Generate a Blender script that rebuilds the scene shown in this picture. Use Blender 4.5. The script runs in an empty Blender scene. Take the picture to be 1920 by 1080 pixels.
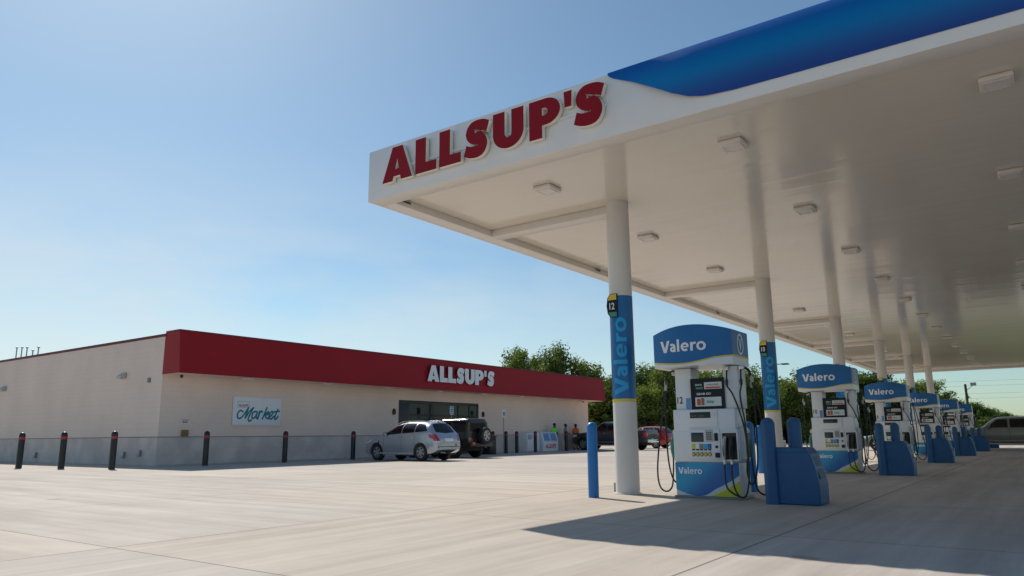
import bpy, bmesh, math, random
from mathutils import Vector, Matrix
from mathutils.bvhtree import BVHTree
R=math.radians; PI=math.pi
rnd=random.Random(7)
# ---------------------------------------------------------------- camera / world / sun / exposure
S=bpy.context.scene; C=S.collection
YA,PITCH,ROLL=0.624107301,0.199720961,0.00912553577
cd=bpy.data.cameras.new('camera'); cam=bpy.data.objects.new('camera',cd); C.objects.link(cam); S.camera=cam
cd.sensor_width=36; cd.lens=1373.07/1920*36; cd.clip_start=0.05; cd.clip_end=3000
_r=Vector((math.sin(YA),-math.cos(YA),0)); _f=Vector((math.cos(YA)*math.cos(PITCH),math.sin(YA)*math.cos(PITCH),math.sin(PITCH))); _u=_r.cross(_f)
_x=_r*math.cos(ROLL)-_u*math.sin(ROLL); _y=_u*math.cos(ROLL)+_r*math.sin(ROLL)
mw=Matrix((_x,_y,-_f)).transposed().to_4x4(); mw.translation=Vector((0,0,0.98)); cam.matrix_world=mw
SUN=Vector((0.37,0.90,1.0)).normalized()
SEL=math.asin(SUN.z); SAZ=math.atan2(SUN.y,SUN.x)
W=bpy.data.worlds.new('World'); S.world=W; W.use_nodes=True
nt=W.node_tree; nt.nodes.clear()
def N(t,ty,**k):
    n=t.nodes.new(ty)
    for a,b in k.items(): setattr(n,a,b)
    return n
out=N(nt,'ShaderNodeOutputWorld'); bg=N(nt,'ShaderNodeBackground'); sky=N(nt,'ShaderNodeTexSky',sky_type='NISHITA')
sky.sun_disc=False; sky.sun_elevation=SEL; sky.sun_rotation=PI/2-SAZ
sky.altitude=100; sky.air_density=1.0; sky.dust_density=0.55; sky.ozone_density=2.0
bg.inputs['Strength'].default_value=0.088
# thin high cloud veil, densest low on the left
tc=N(nt,'ShaderNodeTexCoord'); mp=N(nt,'ShaderNodeMapping'); mp.inputs['Scale'].default_value=(1.6,1.6,5.0)
nz=N(nt,'ShaderNodeTexNoise'); nz.inputs['Scale'].default_value=1.5; nz.inputs['Detail'].default_value=6; nz.inputs['Roughness'].default_value=0.55
cr=N(nt,'ShaderNodeValToRGB'); cr.color_ramp.elements[0].position=0.28; cr.color_ramp.elements[1].position=0.68
cr.color_ramp.elements[1].color=(1,1,1,1)
mx=N(nt,'ShaderNodeMixRGB'); mx.inputs['Color2'].default_value=(7.6,8.0,8.0,1)
L=nt.links.new
vs_=N(nt,'ShaderNodeVectorMath',operation='SUBTRACT'); vs_.inputs[1].default_value=(0.55,0.81,0.13); vm_=N(nt,'ShaderNodeVectorMath',operation='MULTIPLY'); vm_.inputs[1].default_value=(1.0,1.0,3.2); vl_=N(nt,'ShaderNodeVectorMath',operation='LENGTH')
mr_=N(nt,'ShaderNodeMapRange',interpolation_type='SMOOTHSTEP'); mr_.inputs['From Min'].default_value=0.85; mr_.inputs['From Max'].default_value=0.0
L(tc.outputs['Generated'],vs_.inputs[0]); L(vs_.outputs[0],vm_.inputs[0]); L(vm_.outputs[0],vl_.inputs[0]); L(vl_.outputs['Value'],mr_.inputs['Value'])
mk_=N(nt,'ShaderNodeMath',operation='MULTIPLY'); L(mr_.outputs[0],mk_.inputs[0]); L(cr.outputs['Color'],mk_.inputs[1])
L(tc.outputs['Generated'],mp.inputs['Vector']); L(mp.outputs['Vector'],nz.inputs['Vector']); L(nz.outputs['Fac'],cr.inputs['Fac'])
ti=N(nt,'ShaderNodeMixRGB',blend_type='MULTIPLY'); ti.inputs['Fac'].default_value=1; ti.inputs['Color2'].default_value=(0.885,1.035,1.02,1); L(sky.outputs['Color'],ti.inputs['Color1'])
L(mk_.outputs[0],mx.inputs['Fac']); L(ti.outputs['Color'],mx.inputs['Color1']); L(mx.outputs['Color'],bg.inputs['Color']); L(bg.outputs['Background'],out.inputs['Surface'])
sl=bpy.data.lights.new('sun','SUN'); sl.energy=4.0; sl.angle=R(0.53); sl.color=(1.0,0.915,0.79)
so=bpy.data.objects.new('sun',sl); C.objects.link(so); so.rotation_euler=SUN.to_track_quat('Z','Y').to_euler(); so.location=(0,0,40)
S.view_settings.view_transform='Standard'; S.view_settings.look='None'; S.view_settings.gamma=1; S.view_settings.exposure=0.15
S.view_settings.use_curve_mapping=False
S.render.engine='CYCLES'; S.cycles.max_bounces=8; S.cycles.use_denoising=True

# ---------------------------------------------------------------- materials
def mat(name,col,rough=0.6,metal=0.0,var=0.06,vs=3.0,bump=0.0,bs=40.0,spec=0.5,coat=0.0,alpha=None,vscale=(1,1,1)):
    m=bpy.data.materials.new(name); m.use_nodes=True; t=m.node_tree; b=t.nodes['Principled BSDF']
    b.inputs['Roughness'].default_value=rough; b.inputs['Metallic'].default_value=metal
    b.inputs['Specular IOR Level'].default_value=spec; b.inputs['Coat Weight'].default_value=coat
    g=N(t,'ShaderNodeNewGeometry'); mp=N(t,'ShaderNodeMapping'); mp.inputs['Scale'].default_value=vscale
    t.links.new(g.outputs['Position'],mp.inputs['Vector'])
    n=N(t,'ShaderNodeTexNoise'); n.inputs['Scale'].default_value=vs; n.inputs['Detail'].default_value=5
    t.links.new(mp.outputs['Vector'],n.inputs['Vector'])
    r=N(t,'ShaderNodeValToRGB'); e=r.color_ramp.elements; e[0].position=0.3; e[1].position=0.7
    e[0].color=(*[c*(1-var) for c in col],1); e[1].color=(*[min(1,c*(1+var)) for c in col],1)
    t.links.new(n.outputs['Fac'],r.inputs['Fac']); t.links.new(r.outputs['Color'],b.inputs['Base Color'])
    if bump:
        n2=N(t,'ShaderNodeTexNoise'); n2.inputs['Scale'].default_value=bs; n2.inputs['Detail'].default_value=4
        bp=N(t,'ShaderNodeBump'); bp.inputs['Strength'].default_value=bump; bp.inputs['Distance'].default_value=0.02
        t.links.new(mp.outputs['Vector'],n2.inputs['Vector']); t.links.new(n2.outputs['Fac'],bp.inputs['Height']); t.links.new(bp.outputs['Normal'],b.inputs['Normal'])
    return m
M={}
M['white']=mat('white_paint',(0.78,0.77,0.76),0.35,var=0.03)
M['pump']=mat('pump_white_panel',(0.74,0.75,0.77),0.32,var=0.03)
M['canopy_white']=mat('canopy_fascia_white',(0.78,0.755,0.745),0.3,var=0.02)
M['column']=mat('column_paint',(0.66,0.635,0.61),0.38,var=0.03,vs=1.2)
M['blue']=mat('deep_blue',(0.004,0.125,0.38),0.33,var=0.08)
M['canopyblue']=mat('canopy_blue_gradient',(0.0,0.13,0.44),0.38,var=0.03,spec=0.25)
def band_gradient():   # height gradient: navy margins blending into azure along the middle
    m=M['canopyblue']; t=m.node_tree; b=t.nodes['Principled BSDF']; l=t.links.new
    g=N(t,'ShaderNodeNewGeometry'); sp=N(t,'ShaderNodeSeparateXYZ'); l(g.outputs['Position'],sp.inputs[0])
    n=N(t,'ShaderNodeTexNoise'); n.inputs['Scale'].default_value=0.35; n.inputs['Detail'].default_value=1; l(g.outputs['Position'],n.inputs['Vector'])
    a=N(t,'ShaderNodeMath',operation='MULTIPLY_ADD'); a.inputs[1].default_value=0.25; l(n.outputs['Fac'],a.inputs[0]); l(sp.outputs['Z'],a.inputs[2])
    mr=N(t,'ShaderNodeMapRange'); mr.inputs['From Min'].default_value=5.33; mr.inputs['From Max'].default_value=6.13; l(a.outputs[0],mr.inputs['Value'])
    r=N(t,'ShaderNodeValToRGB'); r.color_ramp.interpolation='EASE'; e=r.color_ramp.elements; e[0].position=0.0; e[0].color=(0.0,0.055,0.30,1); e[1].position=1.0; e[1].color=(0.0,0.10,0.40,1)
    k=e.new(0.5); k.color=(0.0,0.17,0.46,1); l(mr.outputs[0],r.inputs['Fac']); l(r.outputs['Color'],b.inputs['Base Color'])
band_gradient()
M['wrapblue']=mat('wrap_blue',(0.004,0.125,0.36),0.3,var=0.04)
M['wraplight']=mat('wrap_light_blue',(0.008,0.33,0.68),0.3,var=0.03)
M['binblue']=mat('bin_blue_plastic',(0.012,0.09,0.235),0.45,var=0.12,vs=5)
M['bollblue']=mat('bollard_blue_sleeve',(0.012,0.165,0.47),0.4,var=0.07,vs=4)
M['yellow']=mat('yellow_band',(0.72,0.52,0.04),0.4)
M['lime']=mat('lime_yellow',(0.62,0.60,0.03),0.4)
M['red']=mat('sign_red',(0.27,0.006,0.014),0.5,var=0.05,spec=0.2)
M['fasciared']=mat('fascia_red_metal',(0.34,0.010,0.016),0.5,var=0.06,vs=0.5,spec=0.22)
M['coping']=mat('dark_coping',(0.13,0.02,0.035),0.5)
M['signwhite']=mat('sign_white_face',(0.80,0.82,0.86),0.4,var=0.02)
M['cream']=mat('letter_return_cream',(0.82,0.79,0.68),0.4,var=0.03)
M['black']=mat('black_plastic',(0.015,0.015,0.017),0.35)
M['rubber']=mat('black_rubber',(0.014,0.015,0.014),0.5)
M['blackpaint']=mat('black_bollard_sleeve',(0.012,0.013,0.018),0.38,var=0.2)
M['redband']=mat('red_reflective_band',(0.45,0.02,0.02),0.4)
M['screen']=mat('dark_screen',(0.03,0.045,0.05),0.12)
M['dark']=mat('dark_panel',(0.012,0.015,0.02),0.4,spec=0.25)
M['bindark']=mat('bin_inner_plastic',(0.008,0.04,0.12),0.5)
M['lightbody']=mat('ceiling_light_housing',(0.74,0.69,0.64),0.4)
M['grey']=mat('grey_plastic',(0.22,0.22,0.22),0.45)
M['lgrey']=mat('light_grey_plastic',(0.45,0.45,0.44),0.4)
M['metal']=mat('brushed_metal',(0.55,0.55,0.55),0.3,0.9)
M['chrome']=mat('chrome',(0.75,0.75,0.75),0.12,1.0)
M['teal']=mat('teal_print',(0.0,0.20,0.27),0.4)
M['gteal']=mat('green_print',(0.05,0.28,0.2),0.4)
M['skyblue']=mat('sky_blue_print',(0.05,0.35,0.72),0.4)
M['stickerblue']=mat('blue_sticker',(0.12,0.3,0.62),0.4,var=0.25,vs=30)
M['redprint']=mat('red_print',(0.6,0.06,0.04),0.4)
M['adwhite']=mat('advert_white',(0.6,0.66,0.66),0.3)
M['glass']=mat('tinted_glass',(0.010,0.012,0.014),0.08,spec=0.4)
M['storeglass']=mat('store_glass',(0.015,0.022,0.025),0.06,spec=0.4)
M['tyre']=mat('tyre',(0.02,0.02,0.02),0.75)
M['rim']=mat('alloy_rim',(0.50,0.50,0.51),0.3,0.7)
M['under']=mat('underbody',(0.012,0.012,0.012),0.8)
M['silver']=mat('silver_car_paint',(0.44,0.48,0.54),0.27,0.55,var=0.03,coat=0.8)
M['jeep']=mat('jeep_dark_paint',(0.035,0.038,0.032),0.25,0.2,coat=0.6)
M['truck']=mat('charcoal_car_paint',(0.05,0.05,0.055),0.25,0.3,coat=0.6)
M['redcar']=mat('red_car_paint',(0.42,0.03,0.025),0.25,0.2,coat=0.7)
M['greycar']=mat('grey_green_car_paint',(0.20,0.215,0.20),0.3,0.3,coat=0.6)
M['lampred']=mat('red_lens',(0.45,0.01,0.015),0.15,coat=1)
M['lampclear']=mat('clear_lens',(0.7,0.7,0.72),0.15,coat=1)
M['bark']=mat('bark',(0.10,0.075,0.05),0.9,var=0.3,vs=8,bump=0.5)
M['skin']=mat('skin',(0.10,0.055,0.035),0.55)
M['hiviz']=mat('neon_green_shirt',(0.25,0.85,0.12),0.8)
M['orange']=mat('orange_shirt',(0.9,0.17,0.03),0.8)
M['khaki']=mat('khaki_cloth',(0.30,0.27,0.21),0.85)
M['oliveshirt']=mat('pale_olive_shirt',(0.24,0.26,0.20),0.85)
M['jeans']=mat('dark_jeans',(0.02,0.03,0.06),0.85)
M['hair']=mat('black_hair',(0.01,0.01,0.01),0.8)
M['roof']=mat('roof_membrane',(0.5,0.5,0.48),0.8)
M['galv']=mat('galvanised',(0.35,0.36,0.37),0.45,0.6)
M['brownbox']=mat('brown_box',(0.25,0.15,0.06),0.6)

def wall_mat(name,col,course,row,stain=0.0,rough=0.75,bstr=0.25):
    m=mat(name,col,rough,var=0.05,vs=0.6,vscale=(1,1,0.6)); t=m.node_tree; b=t.nodes['Principled BSDF']
    g=N(t,'ShaderNodeNewGeometry'); sp=N(t,'ShaderNodeSeparateXYZ'); ad=N(t,'ShaderNodeMath',operation='ADD'); cb=N(t,'ShaderNodeCombineXYZ')
    br=N(t,'ShaderNodeTexBrick'); br.inputs['Scale'].default_value=1; br.inputs['Brick Width'].default_value=course; br.inputs['Row Height'].default_value=row
    br.inputs['Mortar Size'].default_value=0.010; br.inputs['Mortar Smooth'].default_value=0.3
    br.inputs['Color1'].default_value=(1,1,1,1); br.inputs['Color2'].default_value=(0.975,0.975,0.975,1); br.inputs['Mortar'].default_value=(0.93,0.925,0.92,1)
    l=t.links.new; l(g.outputs['Position'],sp.inputs[0]); l(sp.outputs['X'],ad.inputs[0]); l(sp.outputs['Y'],ad.inputs[1])
    l(ad.outputs[0],cb.inputs['X']); l(sp.outputs['Z'],cb.inputs['Y']); l(cb.outputs[0],br.inputs['Vector'])
    mxr=N(t,'ShaderNodeMixRGB',blend_type='MULTIPLY'); mxr.inputs['Fac'].default_value=1
    src=b.inputs['Base Color'].links[0].from_socket
    l(src,mxr.inputs['Color1']); l(br.outputs['Color'],mxr.inputs['Color2']); last=mxr.outputs['Color']
    if stain:
        n=N(t,'ShaderNodeTexNoise'); n.inputs['Scale'].default_value=1.1; n.inputs['Detail'].default_value=7; l(g.outputs['Position'],n.inputs['Vector'])
        r=N(t,'ShaderNodeValToRGB'); r.color_ramp.elements[0].position=0.42; r.color_ramp.elements[1].position=0.62
        r.color_ramp.elements[0].color=(1-stain,1-stain,1-stain*0.9,1); r.color_ramp.elements[1].color=(1,1,1,1)
        l(n.outputs['Fac'],r.inputs['Fac']); m2=N(t,'ShaderNodeMixRGB',blend_type='MULTIPLY'); m2.inputs['Fac'].default_value=1
        l(last,m2.inputs['Color1']); l(r.outputs['Color'],m2.inputs['Color2']); last=m2.outputs['Color']
    l(last,b.inputs['Base Color'])
    bp=N(t,'ShaderNodeBump'); bp.inputs['Strength'].default_value=bstr; bp.inputs['Distance'].default_value=0.01
    l(br.outputs['Fac'],bp.inputs['Height']); bp.invert=True; l(bp.outputs['Normal'],b.inputs['Normal'])
    return m
M['wall']=wall_mat('painted_block_wall',(0.86,0.69,0.59),0.4,0.2,0.0)
M['wains']=wall_mat('painted_block_base_course',(0.73,0.63,0.57),0.4,0.2,0.18)

def concrete():
    m=bpy.data.materials.new('concrete_paving'); m.use_nodes=True; t=m.node_tree; b=t.nodes['Principled BSDF']; l=t.links.new
    b.inputs['Roughness'].default_value=0.82; b.inputs['Specular IOR Level'].default_value=0.3
    g=N(t,'ShaderNodeNewGeometry'); sp=N(t,'ShaderNodeSeparateXYZ'); l(g.outputs['Position'],sp.inputs[0])
    def noise(sc,scale,det=6,rough=0.6,rot=0):
        mp=N(t,'ShaderNodeMapping'); mp.inputs['Scale'].default_value=scale; mp.inputs['Rotation'].default_value=(0,0,rot); l(g.outputs['Position'],mp.inputs['Vector'])
        n=N(t,'ShaderNodeTexNoise'); n.inputs['Scale'].default_value=sc; n.inputs['Detail'].default_value=det; n.inputs['Roughness'].default_value=rough
        l(mp.outputs['Vector'],n.inputs['Vector']); return n.outputs['Fac']
    def mth(op,a,b_=None,c=None):
        n=N(t,'ShaderNodeMath',operation=op)
        for i,v in enumerate((a,b_,c)):
            if v is None: continue
            if isinstance(v,(int,float)): n.inputs[i].default_value=v
            else: l(v,n.inputs[i])
        return n.outputs[0]
    sA=noise(1.0,(0.16,2.6,1),6); sB=noise(1.0,(2.6,0.16,1),6,rot=0.05)
    sA2=noise(1.0,(0.5,9,1),4); sB2=noise(1.0,(9,0.5,1),4)
    step=mth('GREATER_THAN',sp.outputs['Y'],7.25)
    def mixf(f,a,b_): return mth('ADD',mth('MULTIPLY',a,mth('SUBTRACT',1,f)),mth('MULTIPLY',b_,f))
    streak=mixf(step,sA,sB); fine=mixf(step,sA2,sB2)
    big=noise(0.22,(1,1,1),4); mid=noise(1.6,(1,1,1),8,0.65); grain=noise(60,(1,1,1),3)
    px=mth('FLOOR',mth('DIVIDE',mth('SUBTRACT',sp.outputs['X'],3.6),4.0)); py=mth('FLOOR',mth('DIVIDE',mth('SUBTRACT',sp.outputs['Y'],2.3),4.9))
    cb=N(t,'ShaderNodeCombineXYZ'); l(px,cb.inputs[0]); l(py,cb.inputs[1]); wn=N(t,'ShaderNodeTexWhiteNoise',noise_dimensions='3D'); l(cb.outputs[0],wn.inputs['Vector'])
    v=mth('MULTIPLY',mth('SUBTRACT',streak,0.5),0.95)
    v=mth('ADD',v,mth('MULTIPLY',mth('SUBTRACT',fine,0.5),0.22)); v=mth('ADD',v,mth('MULTIPLY',mth('SUBTRACT',big,0.5),0.35))
    v=mth('ADD',v,mth('MULTIPLY',mth('SUBTRACT',mid,0.5),0.34)); v=mth('ADD',v,mth('MULTIPLY',mth('SUBTRACT',grain,0.5),0.12))
    v=mth('ADD',v,mth('MULTIPLY',mth('SUBTRACT',wn.outputs['Value'],0.5),0.16)); v=mth('ADD',v,0.5)
    r=N(t,'ShaderNodeValToRGB'); e=r.color_ramp.elements; e[0].position=0.1; e[0].color=(0.31,0.275,0.245,1); e[1].position=0.9; e[1].color=(0.62,0.575,0.54,1)
    k=r.color_ramp.elements.new(0.5); k.color=(0.465,0.425,0.39,1); l(v,r.inputs['Fac'])
    # warm yellowish staining in some panels
    wm=N(t,'ShaderNodeMixRGB',blend_type='MULTIPLY'); wm.inputs['Color2'].default_value=(1.0,0.95,0.84,1)
    wf=mth('MULTIPLY',mth('GREATER_THAN',wn.outputs['Value'],0.55),0.45); wf=mth('MULTIPLY',wf,mth('ADD',mid,0.4)); l(wf,wm.inputs['Fac']); l(r.outputs['Color'],wm.inputs['Color1'])
    # oil / dark spots
    sn=noise(2.3,(1,1,1),3); sr=N(t,'ShaderNodeValToRGB'); sr.color_ramp.elements[0].position=0.72; sr.color_ramp.elements[1].position=0.80
    l(sn,sr.inputs['Fac']); sm=N(t,'ShaderNodeMixRGB',blend_type='MULTIPLY'); sm.inputs['Color2'].default_value=(0.72,0.70,0.68,1)
    l(sr.outputs['Color'],sm.inputs['Fac']); l(wm.outputs['Color'],sm.inputs['Color1'])
    # saw-cut joints
    def joint(ax,o,sp_):
        a=mth('ADD',sp.outputs[ax],mth('MULTIPLY',mth('SUBTRACT',big,0.5),0.03))
        fr=mth('FRACT',mth('DIVIDE',mth('SUBTRACT',a,o),sp_)); d=mth('MINIMUM',fr,mth('SUBTRACT',1,fr)); return mth('LESS_THAN',d,0.0024)
    j=mth('MAXIMUM',joint('X',3.6,4.0),joint('Y',2.3,4.9))
    jm=N(t,'ShaderNodeMixRGB',blend_type='MIX'); jm.inputs['Color2'].default_value=(0.17,0.15,0.13,1); l(mth('MULTIPLY',j,0.9),jm.inputs['Fac']); vo=N(t,'ShaderNodeTexVoronoi'); vo.inputs['Scale'].default_value=1.1; l(g.outputs['Position'],vo.inputs['Vector']); dots=mth('LESS_THAN',vo.outputs['Distance'],0.016)
    vo2=N(t,'ShaderNodeTexVoronoi'); vo2.inputs['Scale'].default_value=0.45; l(g.outputs['Position'],vo2.inputs['Vector']); drip=mth('MULTIPLY',mth('LESS_THAN',mth('ADD',vo2.outputs['Distance'],mth('MULTIPLY',mth('SUBTRACT',mid,0.5),0.25)),0.06),0.35)
    dm=N(t,'ShaderNodeMixRGB'); dm.inputs['Color2'].default_value=(0.13,0.11,0.09,1); l(mth('MAXIMUM',mth('MULTIPLY',dots,0.8),drip),dm.inputs['Fac']); l(sm.outputs['Color'],dm.inputs['Color1'])
    l(dm.outputs['Color'],jm.inputs['Color1'])
    l(jm.outputs['Color'],b.inputs['Base Color'])
    bp=N(t,'ShaderNodeBump'); bp.inputs['Strength'].default_value=0.35; bp.inputs['Distance'].default_value=0.01; l(mth('ADD',mth('MULTIPLY',grain,0.5),mth('MULTIPLY',fine,0.8)),bp.inputs['Height']); l(bp.outputs['Normal'],b.inputs['Normal'])
    return m
M['concrete']=concrete()
M['grass']=mat('grass_ground',(0.09,0.11,0.035),0.95,var=0.4,vs=0.7,bump=0.6,bs=12)
M['walk']=mat('sidewalk_concrete',(0.46,0.42,0.40),0.85,var=0.12,vs=1.0,bump=0.2)

def deck_mat():   # glossy pre-painted deck panels: slightly wavy, seams across
    m=mat('glossy_deck_panels',(0.70,0.645,0.555),0.13,var=0.03,vs=0.5,spec=0.7); t=m.node_tree; b=t.nodes['Principled BSDF']; l=t.links.new
    g=N(t,'ShaderNodeNewGeometry'); mp=N(t,'ShaderNodeMapping'); mp.inputs['Scale'].default_value=(1.9,0.13,1); l(g.outputs['Position'],mp.inputs['Vector'])
    n=N(t,'ShaderNodeTexNoise'); n.inputs['Scale'].default_value=1.3; n.inputs['Detail'].default_value=3; l(mp.outputs['Vector'],n.inputs['Vector'])
    sp=N(t,'ShaderNodeSeparateXYZ'); l(g.outputs['Position'],sp.inputs[0])
    d=N(t,'ShaderNodeMath',operation='DIVIDE'); d.inputs[1].default_value=0.406; l(sp.outputs['X'],d.inputs[0])
    f=N(t,'ShaderNodeMath',operation='FRACT'); l(d.outputs[0],f.inputs[0]); s=N(t,'ShaderNodeMath',operation='LESS_THAN'); s.inputs[1].default_value=0.03; l(f.outputs[0],s.inputs[0])
    a=N(t,'ShaderNodeMath',operation='MULTIPLY_ADD'); a.inputs[1].default_value=-0.35; l(s.outputs[0],a.inputs[0]); l(n.outputs['Fac'],a.inputs[2])
    bp=N(t,'ShaderNodeBump'); bp.inputs['Strength'].default_value=0.22; bp.inputs['Distance'].default_value=0.05; l(a.outputs[0],bp.inputs['Height']); l(bp.outputs['Normal'],b.inputs['Normal'])
    return m
M['deck']=deck_mat()
M['lip']=mat('canopy_lip_paint',(0.72,0.68,0.63),0.4,var=0.03)
def skirt_mat():   # printed blue artwork with a lighter cyan sweep
    m=mat('printed_blue_sweep',(0.02,0.2,0.5),0.35); t=m.node_tree; b=t.nodes['Principled BSDF']; l=t.links.new
    tc=N(t,'ShaderNodeTexCoord'); w=N(t,'ShaderNodeTexWave',wave_type='BANDS',bands_direction='DIAGONAL'); w.inputs['Scale'].default_value=0.55; w.inputs['Distortion'].default_value=1.5; w.inputs['Phase Offset'].default_value=1.0
    l(tc.outputs['Object'],w.inputs['Vector']); r=N(t,'ShaderNodeValToRGB'); e=r.color_ramp.elements; e[0].color=(0.008,0.13,0.42,1); e[1].color=(0.01,0.33,0.58,1)
    l(w.outputs['Fac'],r.inputs['Fac']); l(r.outputs['Color'],b.inputs['Base Color']); return m
M['skirt']=skirt_mat()
def leaf_mat(name,c1,c2):
    m=bpy.data.materials.new(name); m.use_nodes=True; t=m.node_tree; t.nodes.clear(); l=t.links.new
    o=N(t,'ShaderNodeOutputMaterial'); d=N(t,'ShaderNodeBsdfDiffuse'); tr=N(t,'ShaderNodeBsdfTranslucent'); mx=N(t,'ShaderNodeMixShader'); mx.inputs[0].default_value=0.45
    g=N(t,'ShaderNodeNewGeometry'); n=N(t,'ShaderNodeTexNoise'); n.inputs['Scale'].default_value=0.55; n.inputs['Detail'].default_value=5; l(g.outputs['Position'],n.inputs['Vector'])
    oi=N(t,'ShaderNodeObjectInfo'); ad=N(t,'ShaderNodeMath',operation='MULTIPLY_ADD'); ad.inputs[1].default_value=0.35; l(oi.outputs['Random'],ad.inputs[0]); l(n.outputs['Fac'],ad.inputs[2])
    r=N(t,'ShaderNodeValToRGB'); e=r.color_ramp.elements; e[0].position=0.42; e[1].position=0.9; e[0].color=(*c1,1); e[1].color=(*c2,1)
    l(ad.outputs[0],r.inputs['Fac']); l(r.outputs['Color'],d.inputs['Color']); l(r.outputs['Color'],tr.inputs['Color']); l(d.outputs[0],mx.inputs[1]); l(tr.outputs[0],mx.inputs[2]); l(mx.outputs[0],o.inputs['Surface'])
    return m
M['leaf']=leaf_mat('leaves',(0.055,0.10,0.03),(0.27,0.33,0.08))
M['leaf2']=leaf_mat('yellowish_leaves',(0.12,0.125,0.03),(0.42,0.38,0.06))

# ---------------------------------------------------------------- mesh helpers
class MB:
    def __init__(s): s.v=[]; s.f=[]; s.m=[]
    def add(s,vs,fs,mi=0):
        o=len(s.v); s.v+= [tuple(p) for p in vs]; s.f+=[tuple(i+o for i in f) for f in fs]; s.m+=[mi]*len(fs); return s
    def box(s,x0,x1,y0,y1,z0,z1,bev=0.0,mi=0):
        bm=bmesh.new(); bmesh.ops.create_cube(bm,size=1)
        for v in bm.verts: v.co=Vector(((x0+x1)/2+v.co.x*(x1-x0),(y0+y1)/2+v.co.y*(y1-y0),(z0+z1)/2+v.co.z*(z1-z0)))
        if bev: bmesh.ops.bevel(bm,geom=bm.edges[:],offset=bev,segments=2,affect='EDGES',profile=0.5)
        bm.verts.ensure_lookup_table(); bm.verts.index_update()
        s.add([v.co[:] for v in bm.verts],[[v.index for v in f.verts] for f in bm.faces],mi); bm.free(); return s
    def lathe(s,c,prof,n=24,axis='z',mi=0,a0=0,a1=2*PI):
        full=abs(a1-a0-2*PI)<1e-6; k=n if full else n+1; vs=[]; fs=[]
        for r,z in prof:
            for i in range(k):
                a=a0+(a1-a0)*i/n; p=(r*math.cos(a),r*math.sin(a),z)
                if axis=='x': p=(p[2],p[0],p[1])
                if axis=='y': p=(p[1],p[2],p[0])
                vs.append((c[0]+p[0],c[1]+p[1],c[2]+p[2]))
        for j in range(len(prof)-1):
            for i in range(n):
                a=j*k+i; b=j*k+(i+1)%k; fs.append((a,b,b+k,a+k))
        s.add(vs,fs,mi); return s
    def cyl(s,c,r,h,n=24,axis='z',mi=0): return s.lathe(c,[(0.0001,0),(r,0),(r,h),(0.0001,h)],n,axis,mi)
    def tube(s,pts,r,n=8,mi=0):
        pts=[Vector(p) for p in pts]; rs=r if isinstance(r,(list,tuple)) else [r]*len(pts); vs=[]; fs=[]; ref=None
        for i,p in enumerate(pts):
            d=(pts[min(i+1,len(pts)-1)]-pts[max(i-1,0)]).normalized()
            if ref is None: ref=Vector((0,0,1)) if abs(d.z)<0.9 else Vector((1,0,0))
            u=d.cross(ref).normalized(); w=u.cross(d).normalized(); ref=w
            for k in range(n):
                a=2*PI*k/n; vs.append(p+(u*math.cos(a)+w*math.sin(a))*rs[i])
        for i in range(len(pts)-1):
            for k in range(n):
                a=i*n+k; b=i*n+(k+1)%n; fs.append((a,b,b+n,a+n))
        fs.append(tuple(range(n))[::-1]); fs.append(tuple(range((len(pts)-1)*n,len(pts)*n)))
        s.add(vs,fs,mi); return s
    def prism(s,poly,x0,x1,axis='x',mi=0):  # poly in the two other axes (axis x: (y,z); y: (x,z); z: (x,y))
        n=len(poly)
        def P(a,u,v): return {'x':(a,u,v),'y':(u,a,v),'z':(u,v,a)}[axis]
        vs=[P(x0,*p) for p in poly]+[P(x1,*p) for p in poly]
        fs=[tuple(range(n)),tuple(range(2*n-1,n-1,-1))]+[(i,i+n,(i+1)%n+n,(i+1)%n) for i in range(n)]
        s.add(vs,fs,mi); return s
    def mesh(s,name,mats,smooth=35):
        me=bpy.data.meshes.new(name); me.from_pydata(s.v,[],s.f)
        for m in (mats if isinstance(mats,(list,tuple)) else [mats]): me.materials.append(M[m] if isinstance(m,str) else m)
        for p,i in zip(me.polygons,s.m): p.material_index=i
        bm=bmesh.new(); bm.from_mesh(me); bmesh.ops.remove_doubles(bm,verts=bm.verts,dist=0.00005); bmesh.ops.recalc_face_normals(bm,faces=bm.faces); bm.to_mesh(me); bm.free()
        if smooth:
            for p in me.polygons: p.use_smooth=True
            me.set_sharp_from_angle(angle=R(smooth))
        return me
    def obj(s,name,mats,parent=None,smooth=35,label=None):
        return link(name,s.mesh(name,mats,smooth),parent,label)
def link(name,me,parent=None,label=None):
    o=bpy.data.objects.new(name,me); C.objects.link(o)
    if parent: o.parent=parent
    if label: o['label']=label
    return o
def tag(o,label,cat,group=None,kind=None):
    if label: o['label']=label
    if cat: o['category']=cat
    if group: o['group']=group
    if kind: o['kind']=kind
    return o
def thing(name,loc,label,cat,group=None,rz=0):
    o=bpy.data.objects.new(name,None); C.objects.link(o); o.location=loc; o.rotation_euler=(0,0,rz); o.empty_display_size=0.2
    return tag(o,label,cat,group)
def struct(o): o['kind']='structure'; return o
KIDS={}
def kids(o): return [c for c in bpy.data.objects if c.parent==o]
def dup(root,loc,rz=None,label=None):
    def cp(o,par):
        ch=kids(o); c=o.copy(); C.objects.link(c)
        if par: c.parent=par
        for k in ch: cp(k,c)
        return c
    c=cp(root,None); c.location=loc
    if rz is not None: c.rotation_euler=(0,0,rz)
    if label: c['label']=label
    return c
def smoothpath(pts,k=8):
    P=[Vector(p) for p in pts]; P=[P[0]*2-P[1]]+P+[P[-1]*2-P[-2]]; o=[]
    for i in range(1,len(P)-2):
        for j in range(k):
            t=j/k; a,b,c,d=P[i-1:i+3]
            o.append(0.5*((2*b)+(c-a)*t+(2*a-5*b+4*c-d)*t*t+(3*b-a-3*c+d)*t**3))
    o.append(P[-2]); return o
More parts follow.
